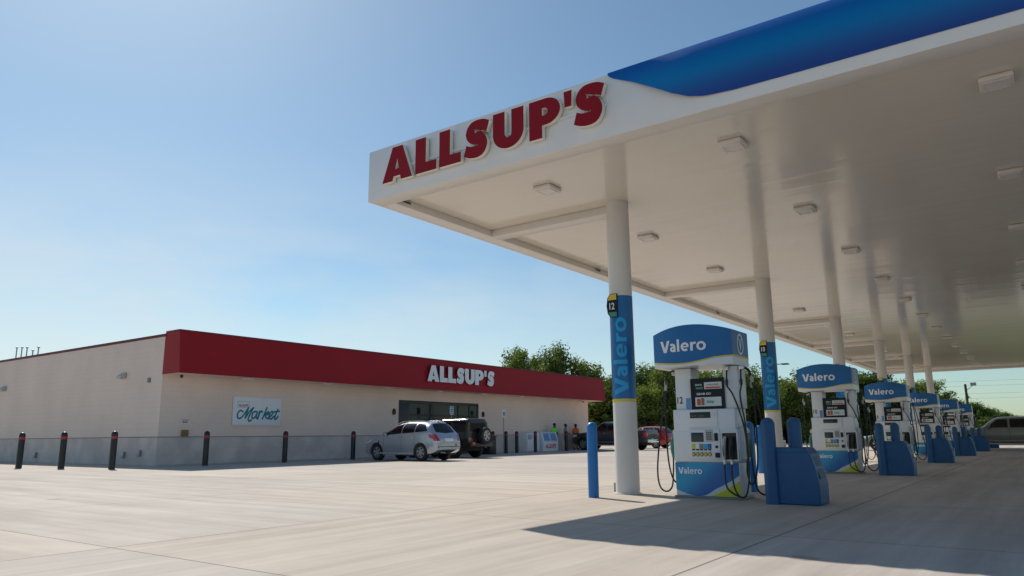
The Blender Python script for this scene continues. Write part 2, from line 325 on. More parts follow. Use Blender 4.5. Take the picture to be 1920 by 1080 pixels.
# text and glyph meshes -> (verts2d with depth, faces)
def curve_mesh(cu):
    o=bpy.data.objects.new('tmp',cu); C.objects.link(o); dg=bpy.context.evaluated_depsgraph_get(); dg.update()
    me=bpy.data.meshes.new_from_object(o.evaluated_get(dg)); v=[p.co.copy() for p in me.vertices]; f=[tuple(p.vertices) for p in me.polygons]
    bpy.data.objects.remove(o); bpy.data.meshes.remove(me); return v,f
def text(s,bold=0.0,depth=0.0,shear=0.0,spacing=1.0):
    cu=bpy.data.curves.new('t','FONT'); cu.body=s; cu.size=1; cu.offset=bold; cu.extrude=depth; cu.shear=shear; cu.space_character=spacing; cu.resolution_u=4
    return curve_mesh(cu)
def fit(vf,w,h=None):   # normalise to start at 0,0 with width w (height h)
    v,f=vf; x0=min(p.x for p in v); x1=max(p.x for p in v); y0=min(p.y for p in v); y1=max(p.y for p in v)
    sx=w/(x1-x0); sy=sx if h is None else h/(y1-y0)
    return [Vector(((p.x-x0)*sx,(p.y-y0)*sy,p.z)) for p in v],f
def slice_mesh(vf,step,ax=0):
    bm=bmesh.new(); vs=[bm.verts.new(p) for p in vf[0]]
    for f in vf[1]:
        try: bm.faces.new([vs[i] for i in f])
        except ValueError: pass
    lo=min(p[ax] for p in vf[0]); hi=max(p[ax] for p in vf[0]); n=Vector((1,0,0)) if ax==0 else Vector((0,1,0)); x=lo+step
    while x<hi:
        bmesh.ops.bisect_plane(bm,geom=bm.verts[:]+bm.edges[:]+bm.faces[:],plane_co=n*x,plane_no=n); x+=step
    bm.verts.index_update(); r=([v.co.copy() for v in bm.verts],[tuple(v.index for v in f.verts) for f in bm.faces]); bm.free(); return r
def mapped(vf,fn,name,mats,parent=None,label=None,smooth=30):
    mb=MB(); mb.add([fn(p) for p in vf[0]],vf[1]); return mb.obj(name,mats,parent,smooth,label)
def glyph(polys,extr=0.0):
    cu=bpy.data.curves.new('g','CURVE'); cu.dimensions='2D'; cu.fill_mode='BOTH'; cu.extrude=extr
    for p in polys:
        sp=cu.splines.new('POLY'); sp.points.add(len(p)-1); sp.use_cyclic_u=True
        for q,(x,y) in zip(sp.points,p): q.co=(x,y,0,1)
    return curve_mesh(cu)
def arc(cx,cy,rx,ry,a0,a1,n=14): return [(cx+rx*math.cos(R(a0+(a1-a0)*i/n)),cy+ry*math.sin(R(a0+(a1-a0)*i/n))) for i in range(n+1)]
def stroke(pts,w,k=6,cap0=None,cap1=None):
    P=smoothpath([(x,y,0) for x,y in pts],k); l=[];r=[]
    for i,p in enumerate(P):
        d=(P[min(i+1,len(P)-1)]-P[max(i-1,0)]).normalized()
        if i==0 and cap0: d=Vector((*cap0,0)).normalized()
        if i==len(P)-1 and cap1: d=Vector((*cap1,0)).normalized()
        n=Vector((-d.y,d.x,0)); ww=w(i/(len(P)-1)) if callable(w) else w
        l.append((p+n*ww)[:2]); r.append((p-n*ww)[:2])
    return l+r[::-1]
def heavy(ch):   # extra-bold grotesque capitals in a unit box
    if ch=='A': return [[(0,0),(.33,1),(.67,1),(1,0),(.63,0),(.60,.13),(.38,.13),(.35,0)],[(.435,.34),(.56,.34),(.50,.64)]]
    if ch=='L': return [[(0,0),(0,1),(.50,1),(.50,.28),(1,.28),(1,0)]]
    if ch=='U': return [[(0,1)]+arc(.5,.42,.5,.42,180,360)+[(1,1),(.61,1)]+arc(.5,.42,.11,.14,360,180)+[(.39,1)]]
    if ch=='P': return [[(0,0),(0,1),(.55,1)]+arc(.55,.66,.45,.34,90,-90)+[(.42,.32),(.42,0)],[(.42,.57)]+arc(.50,.665,.10,.095,-90,90,8)+[(.42,.76)]]
    if ch=="'": return [[(.1,0),(0,1),(1,1),(.9,0)]]
    if ch=='S': return [stroke([(.97,.77),(.80,.835),(.60,.855),(.36,.82),(.25,.69),(.36,.585),(.55,.52),(.70,.43),(.75,.31),(.66,.185),(.46,.145),(.24,.165),(.03,.235)],lambda t:.155+.05*math.sin(PI*t)**2,5)]
    return []
def norm(vf):
    return fit(vf,1,1)

def wordmark():   # heavy rounded lower-case wordmark drawn stroke by stroke
    V=[];F=[]
    parts=[[[(0,1),(.24,1),(.43,.34),(.62,1),(.85,1),(.56,0),(.30,0)]],
      [stroke([(.92,.585),(1.06,.645),(1.20,.58),(1.25,.44),(1.25,.0)],.092,5,cap1=(0,-1))],[stroke([(1.25,.40),(1.08,.385),(.97,.29),(.97,.16),(1.07,.09),(1.19,.13),(1.25,.24)],.082,5)],
      [[(1.47,0),(1.47,1.04),(1.665,1.04),(1.665,0)]],
      [stroke([(2.33,.375),(2.29,.56),(2.10,.645),(1.93,.56),(1.875,.36),(1.94,.16),(2.10,.085),(2.30,.125)],.092,5)],[[(1.90,.31),(1.90,.43),(2.40,.43),(2.40,.31)]],
      [[(2.53,0),(2.53,.72),(2.725,.72),(2.725,0)]],[stroke([(2.64,.38),(2.70,.56),(2.82,.63),(2.96,.635)],.09,4,cap1=(1,0))],
      [arc(3.34,.365,.345,.38,0,352,30),arc(3.34,.365,.16,.20,0,345,22)]]
    for k,p in enumerate(parts):
        v,f=glyph(p); o=len(V); V+=[Vector((q.x,q.y,.0006*k)) for q in v]; F+=[tuple(i+o for i in ff) for ff in f]
    return V,F
# ---------------------------------------------------------------- ground
g=MB(); g.add([(-700,-700,-0.06),(700,-700,-0.06),(700,700,-0.06),(-700,700,-0.06)],[(0,1,2,3)])
struct(g.obj('ground','grass',smooth=0))
g=MB().box(-45,66,-60,80,-0.05,0.0); struct(g.obj('pavement','concrete',smooth=0))
g=MB().box(66.0,66.16,-60,80,-0.05,0.13,0.02); struct(g.obj('kerb','walk'))
# low walkway strip along the shop front
g=MB().box(15.2,49.5,26.55,27.59,0.0,0.03,0.008); struct(g.obj('walkway','walk'))

# ---------------------------------------------------------------- store
def build_store():
    X0,X1,YF,YB,H=15.15,47.8,27.6,75.0,4.95
    t=thing('convenience_store',(X0,YF,0),'long single storey beige convenience store with red fascia across the front','shop')
    o=Vector((X0,YF,0))
    def P(mb,name,m,par=t,smooth=30,label=None):
        mb.v=[(a-o.x,b-o.y,c-o.z) for a,b,c in mb.v]; return mb.obj(name,m,par,smooth,label)
    DX0,DX1,DZ=28.05,34.8,2.91; T=0.3
    w=MB()
    w.box(X0,DX0,YF,YF+T,1.07,H); w.box(DX1,X1,YF,YF+T,1.07,H); w.box(DX0,DX1,YF,YF+T,DZ,H)
    w.box(X0,X0+T,YF+T,YB,1.07,H); w.box(X1-T,X1,YF+T,YB,1.07,H); w.box(X0+T,X1-T,YB-T,YB,1.07,H)
    P(w,'wall','wall')
    w=MB(); e=0.012
    w.box(X0-e,DX0,YF-e,YF+T,0,1.055); w.box(DX1,X1+e,YF-e,YF+T,0,1.055)
    w.box(X0-e,X0+T,YF+T,YB,0,1.055); w.box(X1-T,X1+e,YF+T,YB,0,1.055); w.box(X0+T,X1-T,YB-T,YB,0,1.055)
    P(w,'base_course','wains')
    w=MB(); w.box(X0-.03,DX0,YF-.03,YF+.1,1.056,1.085,.004); w.box(DX1,X1+.03,YF-.03,YF+.1,1.056,1.085,.004); w.box(X0-.03,X0+.1,YF+.1,YB,1.056,1.085,.004)
    P(w,'ledge','grey')
    P(MB().box(X0+.1,X1-.1,YF+.1,YB-.1,H-.25,H-.05),'roof','roof')
    # fascia: leaning panel across the front with short returns
    fx0,fx1,fy0,fy1=X0-.01,48.42,26.42,27.58; zb,zt=3.45,5.07; lean=.2
    f=MB(); 
    f.add([(fx0,fy0,zb),(fx1,fy0,zb),(fx1,fy0+lean,zt),(fx0,fy0+lean,zt)],[(0,1,2,3)])
    f.add([(fx0,fy0,zb),(fx0,fy1+.05,zb),(fx0,fy1+.05,zt),(fx0,fy0+lean,zt)],[(0,1,2,3)])
    f.add([(fx1,fy0,zb),(fx1,fy1+.05,zb),(fx1,fy1+.05,zt),(fx1,fy0+lean,zt)],[(0,1,2,3)])
    f.add([(fx0,fy0+lean,zt),(fx1,fy0+lean,zt),(fx1,fy1+.05,zt),(fx0,fy1+.05,zt)],[(0,1,2,3)])
    f.add([(fx1,fy1+.05,zb),(X1,fy1+.05,zb),(X1,fy1+.05,zt),(fx1,fy1+.05,zt)],[(0,1,2,3)])
    P(f,'fascia','fasciared',smooth=0)
    c=MB(); c.box(fx0-.02,fx1+.02,fy0+lean-.03,fy1,zt+.002,zt+.06,.005); c.box(X0-.035,X0+T,fy1+.002,YB,H-.02,H+.09,.005); c.box(X1-T,X1+.035,fy1+.06,YB,H-.02,H+.09,.005)
    P(c,'coping','coping')
    P(MB().box(fx0+.03,fx1-.03,fy0+.03,YF-.002,zb+.01,zb+.05),'soffit','wall')
    for x in (18.5,22.7,26.6,30.5,34.4,38.3,42.2,46):
        P(MB().box(x-.22,x+.22,26.85,27.15,zb-.045,zb+.008,.01),'soffit_light','signwhite')
    # storefront
    fr=MB(); yb=YF+.12; yf=YF+.02
    for (a,b,c_,d) in ((DX0,DX1,DZ-.16,DZ),(DX0,DX0+.85,0,DZ-.16),(DX1-.12,DX1,0,DZ-.16),(30.55,30.68,.0,DZ-.16),(32.9,33.0,0,DZ-.16),(33.9,34.0,0,DZ-.16),(DX0+.85,DX1-.12,2.1,2.2),(DX0+.85,DX1-.12,0,.12)):
        fr.box(a,b,yf,yb,c_,d,.006)
    frame=P(fr,'storefront_frame','black')
    for a,b in ((DX0+.85,30.55),(30.68,32.9),(33.0,33.9),(34.0,DX1-.12)):
        for c_,d in ((.12,2.1),(2.2,DZ-.16)):
            P(MB().box(a,b,yf+.03,yf+.05,c_,d),'pane','storeglass',frame)
    for x in (33.84,34.06): P(MB().tube([(x,yf-.05,.9),(x,yf-.05,1.5)],.015),'door_handle','metal',frame)
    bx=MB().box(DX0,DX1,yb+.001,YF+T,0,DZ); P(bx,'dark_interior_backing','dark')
    # shelves seen dimly and wall items
    for x in (27.7,35.2):
        l=MB(); l.lathe((x,YF-.01,2.12),[(.001,0),(.10,.02),(.115,.2),(.07,.31),(.001,.34)],12); P(l,'wall_lantern','black')
    for y,z in ((30.55,3.55),(42.4,3.55)):
        l=MB(); l.prism([(X0-.02,z-.12),(X0-.24,z-.12),(X0-.24,z-.02),(X0-.06,z+.12),(X0-.02,z+.12)],y-.17,y+.17,'y'); P(l,'wall_pack_light','lgrey')
    for x,y,z,s_ in ((X0-.06,28.55,3.27,.09),):
        P(MB().box(x,X0-.001,y-s_,y+s_,z-s_,z+s_,.01),'junction_box','grey')
    cm=MB(); cm.lathe((15.75,27.3,3.45),[(.06,0),(.06,-.05),(.05,-.1),(.001,-.13)],14); P(cm,'camera_dome','black')
    cm=MB(); cm.lathe((46.6,27.3,3.45),[(.06,0),(.06,-.05),(.05,-.1),(.001,-.13)],14); P(cm,'camera_dome','black')
    P(MB().box(16.08,16.34,YF-.10,YF-.013,1.10,1.34,.01),'utility_box','brownbox')
    for y,z in ((37.9,.33),(29.94,.39),(28.73,.46)):
        P(MB().box(X0-.12,X0-.013,y-.09,y+.09,z-.12,z+.12,.012),'outlet_cover','galv')
    for x in (34.9,36.0): P(MB().box(x-.15,x+.15,YF-.08,YF-.013,.45,.62,.01),'hose_bib','galv')
    for i,(y,hh) in enumerate(((45.1,.55),(45.8,.42),(46.6,.65),(47.3,.7),(48.0,.75))):
        p=MB(); p.tube([(17.5,y,H-.1),(17.5,y,H+.55+hh)],.035,8); p.lathe((17.5,y,H+.55+hh),[(.03,-.02),(.075,0),(.075,.05),(.001,.07)],10); P(p,'vent_pipe','galv')
    return t
store=build_store()

# small warning notice on the front wall
o=MB().box(-.17,.17,-.012,.0,-.09,.09,.003).obj('notice_plate','signwhite'); nt_=thing('wall_notice',(16.2,27.585,1.66),'small white notice with red edges above the brown box on the shop wall','sign')
o.parent=nt_
MB().box(-.15,.15,-.016,-.0125,.04,.075).obj('notice_stripe','redprint',nt_)
MB().box(-.12,.12,-.016,-.0125,-.05,.01).obj('notice_print','grey',nt_)

# ALLSUP'S channel letters
WORD="ALLSUP'S"
def letter_set(root,spans,fn,z0,z1,d_face,d_back,mats,axis):
    for ch,(a,b) in zip(WORD,spans):
        zz0,zz1=(z0,z1) if ch!="'" else (z0+(z1-z0)*.60,z1)
        if ch=='S': zz0-=.012*(z1-z0); zz1+=.012*(z1-z0)
        v,f=norm(glyph(heavy(ch),0.5)); mb=MB()
        zs=[p.z for p in v]; lo=min(zs); hi=max(zs)
        vs=[]
        for p in v:
            u=a+(b-a)*p.x; z=zz0+(zz1-zz0)*p.y; d=d_back+(d_face-d_back)*((p.z-lo)/(hi-lo)); vs.append(fn(u,d,z))
        # the front cap gets the face colour
        mb.v=[tuple(q) for q in vs]; mb.f=list(f); mb.m=[0 if all(v[i].z>hi-1e-4 for i in ff) else 1 for ff in f]
        mb.obj('letter',mats,root,smooth=25)
cs=thing('canopy_sign',(8.42,6.65,5.2),"large red raised channel letters reading ALLSUP'S on the canopy's white fascia",'sign')
spans=[(8.83,8.13),(8.06,7.59),(7.53,7.07),(7.01,6.50),(6.43,5.85),(5.75,5.20),(5.14,5.00),(4.98,4.47)]
letter_set(cs,spans,lambda u,d,z:(d-8.42,u-6.65,z-5.2),5.262,5.872,8.46,8.535,['red','cream'],'y')
MB().box(.12,.135,-2.15,2.15,.30,.34).obj('raceway','canopy_white',cs)
ss=thing('store_sign',(31.8,26.4,3.9),"white raised channel letters reading ALLSUP'S on the store's red fascia",'sign')
sp2=[(28.92,29.86),(29.9,30.55),(30.59,31.26),(31.30,31.99),(32.03,32.90),(32.94,33.74),(33.79,34.02),(34.08,34.77)]
letter_set(ss,sp2,lambda u,d,z:(u-31.8,d-26.4,z-3.9),3.88,4.74,26.38,26.50,['signwhite','coping'],'x')
MB().box(-2.9,3.0,.08,.13,.36,.44).obj('raceway','fasciared',ss)

# market sign
ms=thing('market_sign',(19.45,27.585,2.12),'white rectangular board with teal handwritten word Market on the shop wall','sign')
MB().box(-1.19,1.19,-.07,.0,-.6,.6,.012).obj('sign_board','signwhite',ms)
def script(strokes,w):
    mb=MB()
    for k,s_ in enumerate(strokes):
        o=stroke(s_,w,6); n=len(o)//2; l=o[:n]; q=o[n:][::-1]   # ribbon of quads with round ends, each a hair prouder than the last
        for i in range(n-1):
            y=-.0725-.0012*k-.00006*i; mb.add([(l[i][0],y,l[i][1]),(l[i+1][0],y,l[i+1][1]),(q[i+1][0],y,q[i+1][1]),(q[i][0],y,q[i][1])],[(0,1,2,3)])
        for e,i in ((0,0),(1,n-1)):
            cx=(l[i][0]+q[i][0])/2; cz=(l[i][1]+q[i][1])/2; rr=w(0); y=-.0728-.0012*k-.004*e*.1
            mb.add([(cx+rr*math.cos(2*PI*j/12),y-.0004,cz+rr*math.sin(2*PI*j/12)) for j in range(12)],[tuple(range(12))])
    return mb
# M a r k e t drawn as brush strokes (coordinates in metres on the board)
mkp=[[(420,545),(350,505),(280,590),(285,700),(360,715),(450,610),(560,425)],[(560,425),(520,560),(480,710)],[(500,680),(590,530),(690,425)],[(690,425),(620,580),(565,720),(595,795),(650,760)],
 [(775,530),(700,545),(660,640),(680,715),(750,670),(805,545)],[(805,545),(775,640),(795,712),(850,640)],[(865,520),(840,620),(820,725)],[(835,640),(880,545),(915,510),(935,545)],
 [(1065,415),(1010,560),(945,725)],[(985,640),(1060,560),(1115,530),(1100,590),(1030,620),(1050,690),(1100,715)],
 [(1110,700),(1180,640),(1235,560),(1205,515),(1150,580),(1130,680),(1185,725),(1265,650)],[(1375,455),(1325,580),(1290,690),(1325,730),(1390,650)],[(1265,530),(1340,515),(1420,505)]]
mk=[[((x-818)*.00181,(525-z)*.00156) for x,z in q] for q in mkp]
script(mk,lambda t:.036).obj('script_lettering','teal',ms,smooth=0)
bd=MB()
for a,b,c_,d in ((-1.0,-.44,.40,.412),(-1.0,-.44,.15,.162),(-1.0,-.988,.162,.40),(-.452,-.44,.162,.40)): bd.box(a,b,-.075,-.068,c_,d)
bd.obj('badge_outline','grey',ms,smooth=0)
tv=fit(text("ALLSUP'S",.03),.46,.10); mapped(tv,lambda p:(p.x-.95,-.0735,p.y+.19),'badge_lettering','red',ms)

# ---------------------------------------------------------------- canopy
CX0,CX1,CY0,CY1,CZ0,CZ1=8.56,58.0,-5.2,9.28,5.05,5.98
can=thing('fuel_canopy',(33,2,0),'huge white flat canopy over the fuel pumps with a blue band along its front edge','canopy')
CO=Vector((33,2,0))
def PC(mb,name,m,par=can,smooth=30,label=None,off=None):
    off=off or CO; mb.v=[(a-off.x,b-off.y,c-off.z) for a,b,c in mb.v]; return mb.obj(name,m,par,smooth,label)
DK=5.19
d=MB().box(CX0+.02,CX1-.02,CY0+.02,CY1-.02,DK,DK+.05); PC(d,'ceiling_deck','deck',smooth=0)
d=MB().box(CX0+.03,CX1-.03,CY0+.03,CY1-.03,CZ1-.12,CZ1-.08); PC(d,'top_deck','roof',smooth=0)
# fascia faces
fa=MB(); fa.box(CX0,CX0+.03,CY0,CY1,CZ0,CZ1,.004); PC(fa,'front_fascia','canopy_white')
fa=MB(); fa.box(CX0+.031,CX1-.031,CY1-.03,CY1,CZ0,CZ1,.004); fa.box(CX0+.031,CX1-.031,CY0,CY0+.03,CZ0,CZ1,.004); PC(fa,'side_fascia','canopy_white')
fa=MB(); fa.box(CX1-.03,CX1,CY0,CY1,CZ0,CZ1,.004); PC(fa,'rear_fascia','canopy_white')
# bottom return lip
lp=MB(); w=.34
lp.box(CX0+.032,CX0+w,CY0+.032,CY1-.032,CZ0+.004,DK-.002,.004); lp.box(CX1-w,CX1-.032,CY0+.032,CY1-.032,CZ0+.004,DK-.002,.004)
lp.box(CX0+w+.001,CX1-w-.001,CY1-w,CY1-.032,CZ0+.004,DK-.002,.004); lp.box(CX0+w+.001,CX1-w-.001,CY0+.032,CY0+w,CZ0+.004,DK-.002,.004)
PC(lp,'edge_lip','lip')
COLX=[11.68+8.58*i for i in range(6)]; COLY=6.0
for x in COLX:
    b=MB().box(x+.02,x+.34,COLY+.05,CY1-w-.002,DK-.15,DK-.003,.006); PC(b,'cross_beam','lip')
# blue bullnose band
curve=[(4.47,5.97),(4.40,5.90),(4.1,5.75),(3.79,5.56),(3.5,5.38),(3.28,5.28),(3.07,5.235),(2.7,5.215),(2.0,5.21)]
ys=[4.46-.04*i for i in range(60)]+[2.0-.6*i for i in range(1,13)]
def zc(y):
    if y<=2: return 5.21
    for (a,b),(c_,d_) in zip(curve,curve[1:]):
        if c_<=y<=a: return b+(d_-b)*(a-y)/(a-c_)
    return 5.97
bl=MB(); nz_=18; vs=[]; zt=5.995
for y in ys:
    z0=zc(y)
    for j in range(nz_+1):
        z=z0+(zt-z0)*j/nz_; k=max(0,min(1,(4.46-y)/1.3)); k=k*k*(3-2*k)
        bu=.006+.13*k*math.sin(PI*max(0,min(1,(z-5.21)/(zt-5.21))))**.8
        vs.append((CX0-.004-bu,y,z))
fs=[(i*(nz_+1)+j,(i+1)*(nz_+1)+j,(i+1)*(nz_+1)+j+1,i*(nz_+1)+j+1) for i in range(len(ys)-1) for j in range(nz_)]
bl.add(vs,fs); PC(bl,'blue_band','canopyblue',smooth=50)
bl=MB()
prof=[(CY0-.006-.17*math.sin(PI*j/12)**.8,5.21+.785*j/12) for j in range(13)]
vs=[];
for x in (CX0,CX1): vs+=[(x,a,b) for a,b in prof]
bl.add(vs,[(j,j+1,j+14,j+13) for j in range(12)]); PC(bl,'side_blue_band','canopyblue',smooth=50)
# columns
NUM=['12','10','8','6','4','2']
VAL_V=fit(wordmark(),1.36,.27)
VAL_V=slice_mesh(VAL_V,.02,1)
def bend(r,ang0,z0,cx,cy):   # text runs upward: text x -> z, text y -> around the column
    def fn(p):
        a=ang0+(p.y-.135)/r; q=r+p.z; return (cx+q*math.cos(a),cy+q*math.sin(a),z0+p.x)
    return fn
for i,x in enumerate(COLX):
    c=thing('column',(x-CO.x,COLY-CO.y,0),None,None); c.parent=can; c.empty_display_size=.1
    bpy.data.objects.remove(c)
    r=.205
    cm=MB().lathe((0,0,0),[(.23,0),(.23,.015),(r,.02),(r,DK-.001)],40); cm.v=[(a+x,b+COLY,z) for a,b,z in cm.v]
    col=PC(cm,'column','column')
    cm=MB().lathe((x,COLY,1.60),[(r+.003,0),(r+.003,1.82)],40); PC(cm,'blue_wrap','wrapblue',col)
    cm=MB().lathe((x,COLY,1.55),[(r+.003,0),(r+.003,.049)],40); PC(cm,'yellow_band','yellow',col)
    # side towards the camera: angle of the -X,-Y direction
    for a0 in (R(193),R(13)):
        q=VAL_V; fn=bend(r+.006,a0,1.66,x,COLY)
        mb=MB(); mb.add([fn(Vector((p.x,.27-p.y,p.z))) for p in q[0]],q[1]); PC(mb,'wrap_lettering','wraplight',col)
    COLF=COLY-.065
    # number flag
    cx,cy=x-.02,COLF+r+.0
    pl=MB(); out=[(.0,3.03),(.0,3.45),(.14,3.45),(.19,3.38),(.21,3.24),(.19,3.10),(.14,3.03)]
    pl.prism([(x-.20+0*u,0) for u in ()] or [(COLF+.02+u,z) for u,z in out],x-r-.03,x-r-.005,'x'); plq=PC(pl,'number_flag','dark',col)
    pb=MB().prism([(COLF+.03,3.34),(COLF+.03,3.44),(COLF+.155,3.44),(COLF+.195,3.37),(COLF+.197,3.34)],x-r-.034,x-r-.0302,'x'); PC(pb,'flag_top','yellow',col)
    pb=MB().prism([(COLF+.03,3.04),(COLF+.03,3.12),(COLF+.197,3.12),(COLF+.15,3.04)],x-r-.034,x-r-.0302,'x'); PC(pb,'flag_bottom','gteal',col)
    tv=fit(text(NUM[i],.02),.10 if len(NUM[i])>1 else .055,.12); mb=MB(); mb.add([(x-r-.034,COLF+.17-p.x,3.17+p.y) for p in tv[0]],tv[1]); PC(mb,'flag_number','signwhite',col)
PC(MB().box(11.95,12.15,6.28,6.42,0,.16,.01),'conduit_box','galv')
# ceiling lights
def canopy_light(loc,label):
    t=thing('canopy_light',loc,label,'ceiling light','square lights on the canopy ceiling')
    MB().box(-.20,.20,-.18,.18,-.07,0,.03).obj('housing','lightbody',t)
    f=MB(); f.box(-.14,.14,-.14,-.115,-.082,-.0705); f.box(-.14,.14,.115,.14,-.082,-.0705); f.box(-.14,-.115,-.115,.115,-.082,-.0705); f.box(.115,.14,-.115,.115,-.082,-.0705)
    f.obj('lens_frame','lightbody',t)
    MB().box(-.112,.112,-.112,.112,-.078,-.0705).obj('lens','lightbody',t)
    f=MB()
    for k in range(5): f.box(.201,.235,-.12+.05*k,-.10+.05*k,-.05,-.01)
    f.obj('cooling_fin','grey',t)
    return t
rowname={0:'in the row nearest the shop',1:'in the middle row',2:'in the row farthest from the shop'}
ordn=['first','second','third','fourth','fifth','sixth','seventh','eighth','ninth','tenth','eleventh','twelfth']
l0=None
for r_,y in enumerate((6.55,3.28,.02)):
    for k in range(12):
        x=10.16+3.98*k
        if r_==2 and k>6: continue
        lab='white square ceiling light '+rowname[r_]+', '+ordn[k]+' from the front edge'
        if l0 is None: l0=canopy_light((x,y,DK),lab)
        else: dup(l0,(x,y,DK),label=lab)
v0=None
for k,x in enumerate((9.14,16.17,24.7,33.2,41.8)):
    lab='small grey rectangular fitting inside the canopy edge lip, '+ordn[k]+' from the front corner'
    if v0 is None:
        v0=thing('edge_fitting',(x,CY1-w-.001,DK-.045),lab,'fitting','fittings inside the canopy lip')
        MB().box(-.14,.14,-.02,0,-.035,.035,.006).obj('fitting_body','lgrey',v0); MB().box(-.12,.12,-.024,-.0205,-.025,.005).obj('slot','dark',v0)
    else: dup(v0,(x,CY1-w-.001,DK-.045),label=lab)

# ---------------------------------------------------------------- fuel pump
PY=4.45; PXC=11.60
VAL_H=wordmark()
def build_pump():
    t=thing('fuel_pump',(PXC,PY,0),'nearest white and blue fuel pump, numbered 12, with Valero topper','fuel pump','fuel pumps in a row under the canopy')
    D=.25
    MB().box(-D-.02,D+.02,-.55,.55,0,.035,.006).obj('plinth','grey',t)
    b=MB(); b.box(-D,D,-.52,.52,.036,.55,.012); b.obj('lower_cabinet','pump',t)
    b=MB(); b.box(-D-.02,D+.02,-.54,.53,.552,1.06,.03); b.box(-D-.016,D+.016,-.51,.505,1.0,1.375,.012); b.obj('cabinet','pump',t)
    for s in (1,-1):
        p=MB(); p.box(-.19,.19,*( (.20,.475) if s>0 else (-.57,-.335)),1.377,2.04,.012); p.obj('post','pump',t)
    
    # inner dark advert frame
    # topper
    n=24; pts=[]
    for i in range(n+1):
        y=.74-1.32*i/n; k=1-((y-.08)/.66)**2
        pts.append((y,k))
    def tx(k): return -.37-.15*max(k,0)
    def zt_(k): return 2.60+.11*max(k,0)
    zb0=2.05
    m=MB(); vs=[];
    # front, back, top, bottom, ends
    def ring(y,k):
        a=tx(k); return [(a,y,zb0),(a,y,zt_(k)),(-a,y,zt_(k)),(-a,y,zb0)]
    for y,k in pts: vs+=ring(y,k)
    fs=[]
    for i in range(n):
        for j in range(4): fs.append((i*4+j,(i+1)*4+j,(i+1)*4+(j+1)%4,i*4+(j+1)%4))
    fs.append((0,1,2,3)); fs.append(tuple(n*4+j for j in (3,2,1,0)))
    m.add(vs,fs); m.obj('topper','pump',t,smooth=40)
    # coloured topper skin: blue above a yellow swoosh
    def zl(y): 
        u=(.74-y)/1.32; return 2.13-.05*math.sin(PI*min(u*1.25,1))+.10*max(0,u-.45)**1.3
    def face(side,z0f,z1f,eps,name,m_):
        mb=MB(); vs=[]
        for y,k in pts:
            a=(tx(k)-eps)*side; yy=y*side if side>0 else (.16-y)
            for j in range(9):
                z=z0f(y)+(z1f(y,k)-z0f(y))*j/8; vs.append((a,y if side>0 else -y+.16,z))
        mb.add(vs,[(i*9+j,(i+1)*9+j,(i+1)*9+j+1,i*9+j+1) for i in range(n) for j in range(8)]); return mb.obj(name,m_,t,smooth=40)
    for side in (1,-1):
        face(side,lambda y:zl(y)+.022,lambda y,k:zt_(k)-.001,.004,'topper_face','blue')
        face(side,lambda y:zl(y),lambda y,k:zl(y)+.0215,.004,'yellow_stripe','yellow')
    # ends of the topper
    for s,y in ((-1,-.5805),(1,.7405)):
        ee=MB(); zz=zl(-.58) if s<0 else zl(.74)
        ys_=y+s*.003
        ee.add([(-.37,ys_,zz+.03),(.37,ys_,zz+.03),(.37,ys_,2.599),(-.37,ys_,2.599)],[(0,1,2,3)]); ee.obj('topper_end','blue',t,smooth=0)
        ee=MB(); ee.add([(-.37,ys_,zz),(.37,ys_,zz),(.37,ys_,zz+.029),(-.37,ys_,zz+.029)],[(0,1,2,3)]); ee.obj('yellow_stripe','yellow',t,smooth=0)
        # round V emblem
        em=MB(); 
        for q in range(32):
            a=2*PI*q/32; b_=2*PI*(q+1)/32
            em.add([(.15*math.cos(a),ys_+s*.003,2.39+.17*math.sin(a)),(.15*math.cos(b_),ys_+s*.003,2.39+.17*math.sin(b_)),(.118*math.cos(b_),ys_+s*.003,2.39+.138*math.sin(b_)),(.118*math.cos(a),ys_+s*.003,2.39+.138*math.sin(a))],[(0,1,2,3)])
        em.obj('emblem_ring','signwhite',t,smooth=0)
        tv=fit(text('V',.03),.16,.20); sgn=1 if s<0 else -1
        mapped(tv,lambda p:(sgn*(p.x-.08),ys_+s*.004,2.29+p.y),'emblem_letter','signwhite',t)
    # lettering on both topper faces
    tv=slice_mesh(fit(VAL_H,.80,.20),.03,0)
    for side in (1,-1):
        def fn(p):
            y=.59-p.x; k=1-((y-.08)/.66)**2; 
            return ((tx(k)-.007-p.z)*side,y if side>0 else .16-y,2.285+p.y)
        mapped(tv,fn,'topper_lettering','signwhite',t)
    # both faces (rotated copy for the far lane)
    for side in (1,-1):
        def T(mb):
            if side<0: mb.v=[(-a,-b,c_) for a,b,c_ in mb.v]
            return mb
        def add(mb,name,m_,smooth=30,par=t): return T(mb).obj(name,m_,par,smooth)
        X=-D
        # skirt artwork
        zs=lambda u:.13-.09*math.sin(PI*min(1,u/.62)*.9)+ (0 if u<.45 else .62*(u-.45)**1.45)
        poly=[(.518,.545)]+[(.518-1.036*u/20,min(.545,zs(u/20))) for u in range(21)]+[(-.518,.545)]
        add(MB().prism(poly,X-.004,X-.0005,'x'),'blue_skirt_panel','skirt',0)
        poly=[(-.02,.04)]+[(-.02-.498*u/12,.04+.24*(u/12)**1.35) for u in range(1,13)]+[(-.518,.04)]
        add(MB().prism(poly,X-.007,X-.0005,'x'),'lime_corner','lime',0)
        v=fit(VAL_H,.40,.105); mb=MB(); mb.add([(X-.0065-p.z,.47-p.x,.37+p.y) for p in v[0]],v[1]); add(mb,'skirt_lettering','signwhite')
        X1=X-.02
        # centre raised door + upper display panel
        add(MB().box(X1-.025,X1,-.26,.24,.60,1.06,.01),'control_panel','pump')
        add(MB().box(X-.035,X,-.24,.26,1.09,1.37,.012),'display_panel','pump')
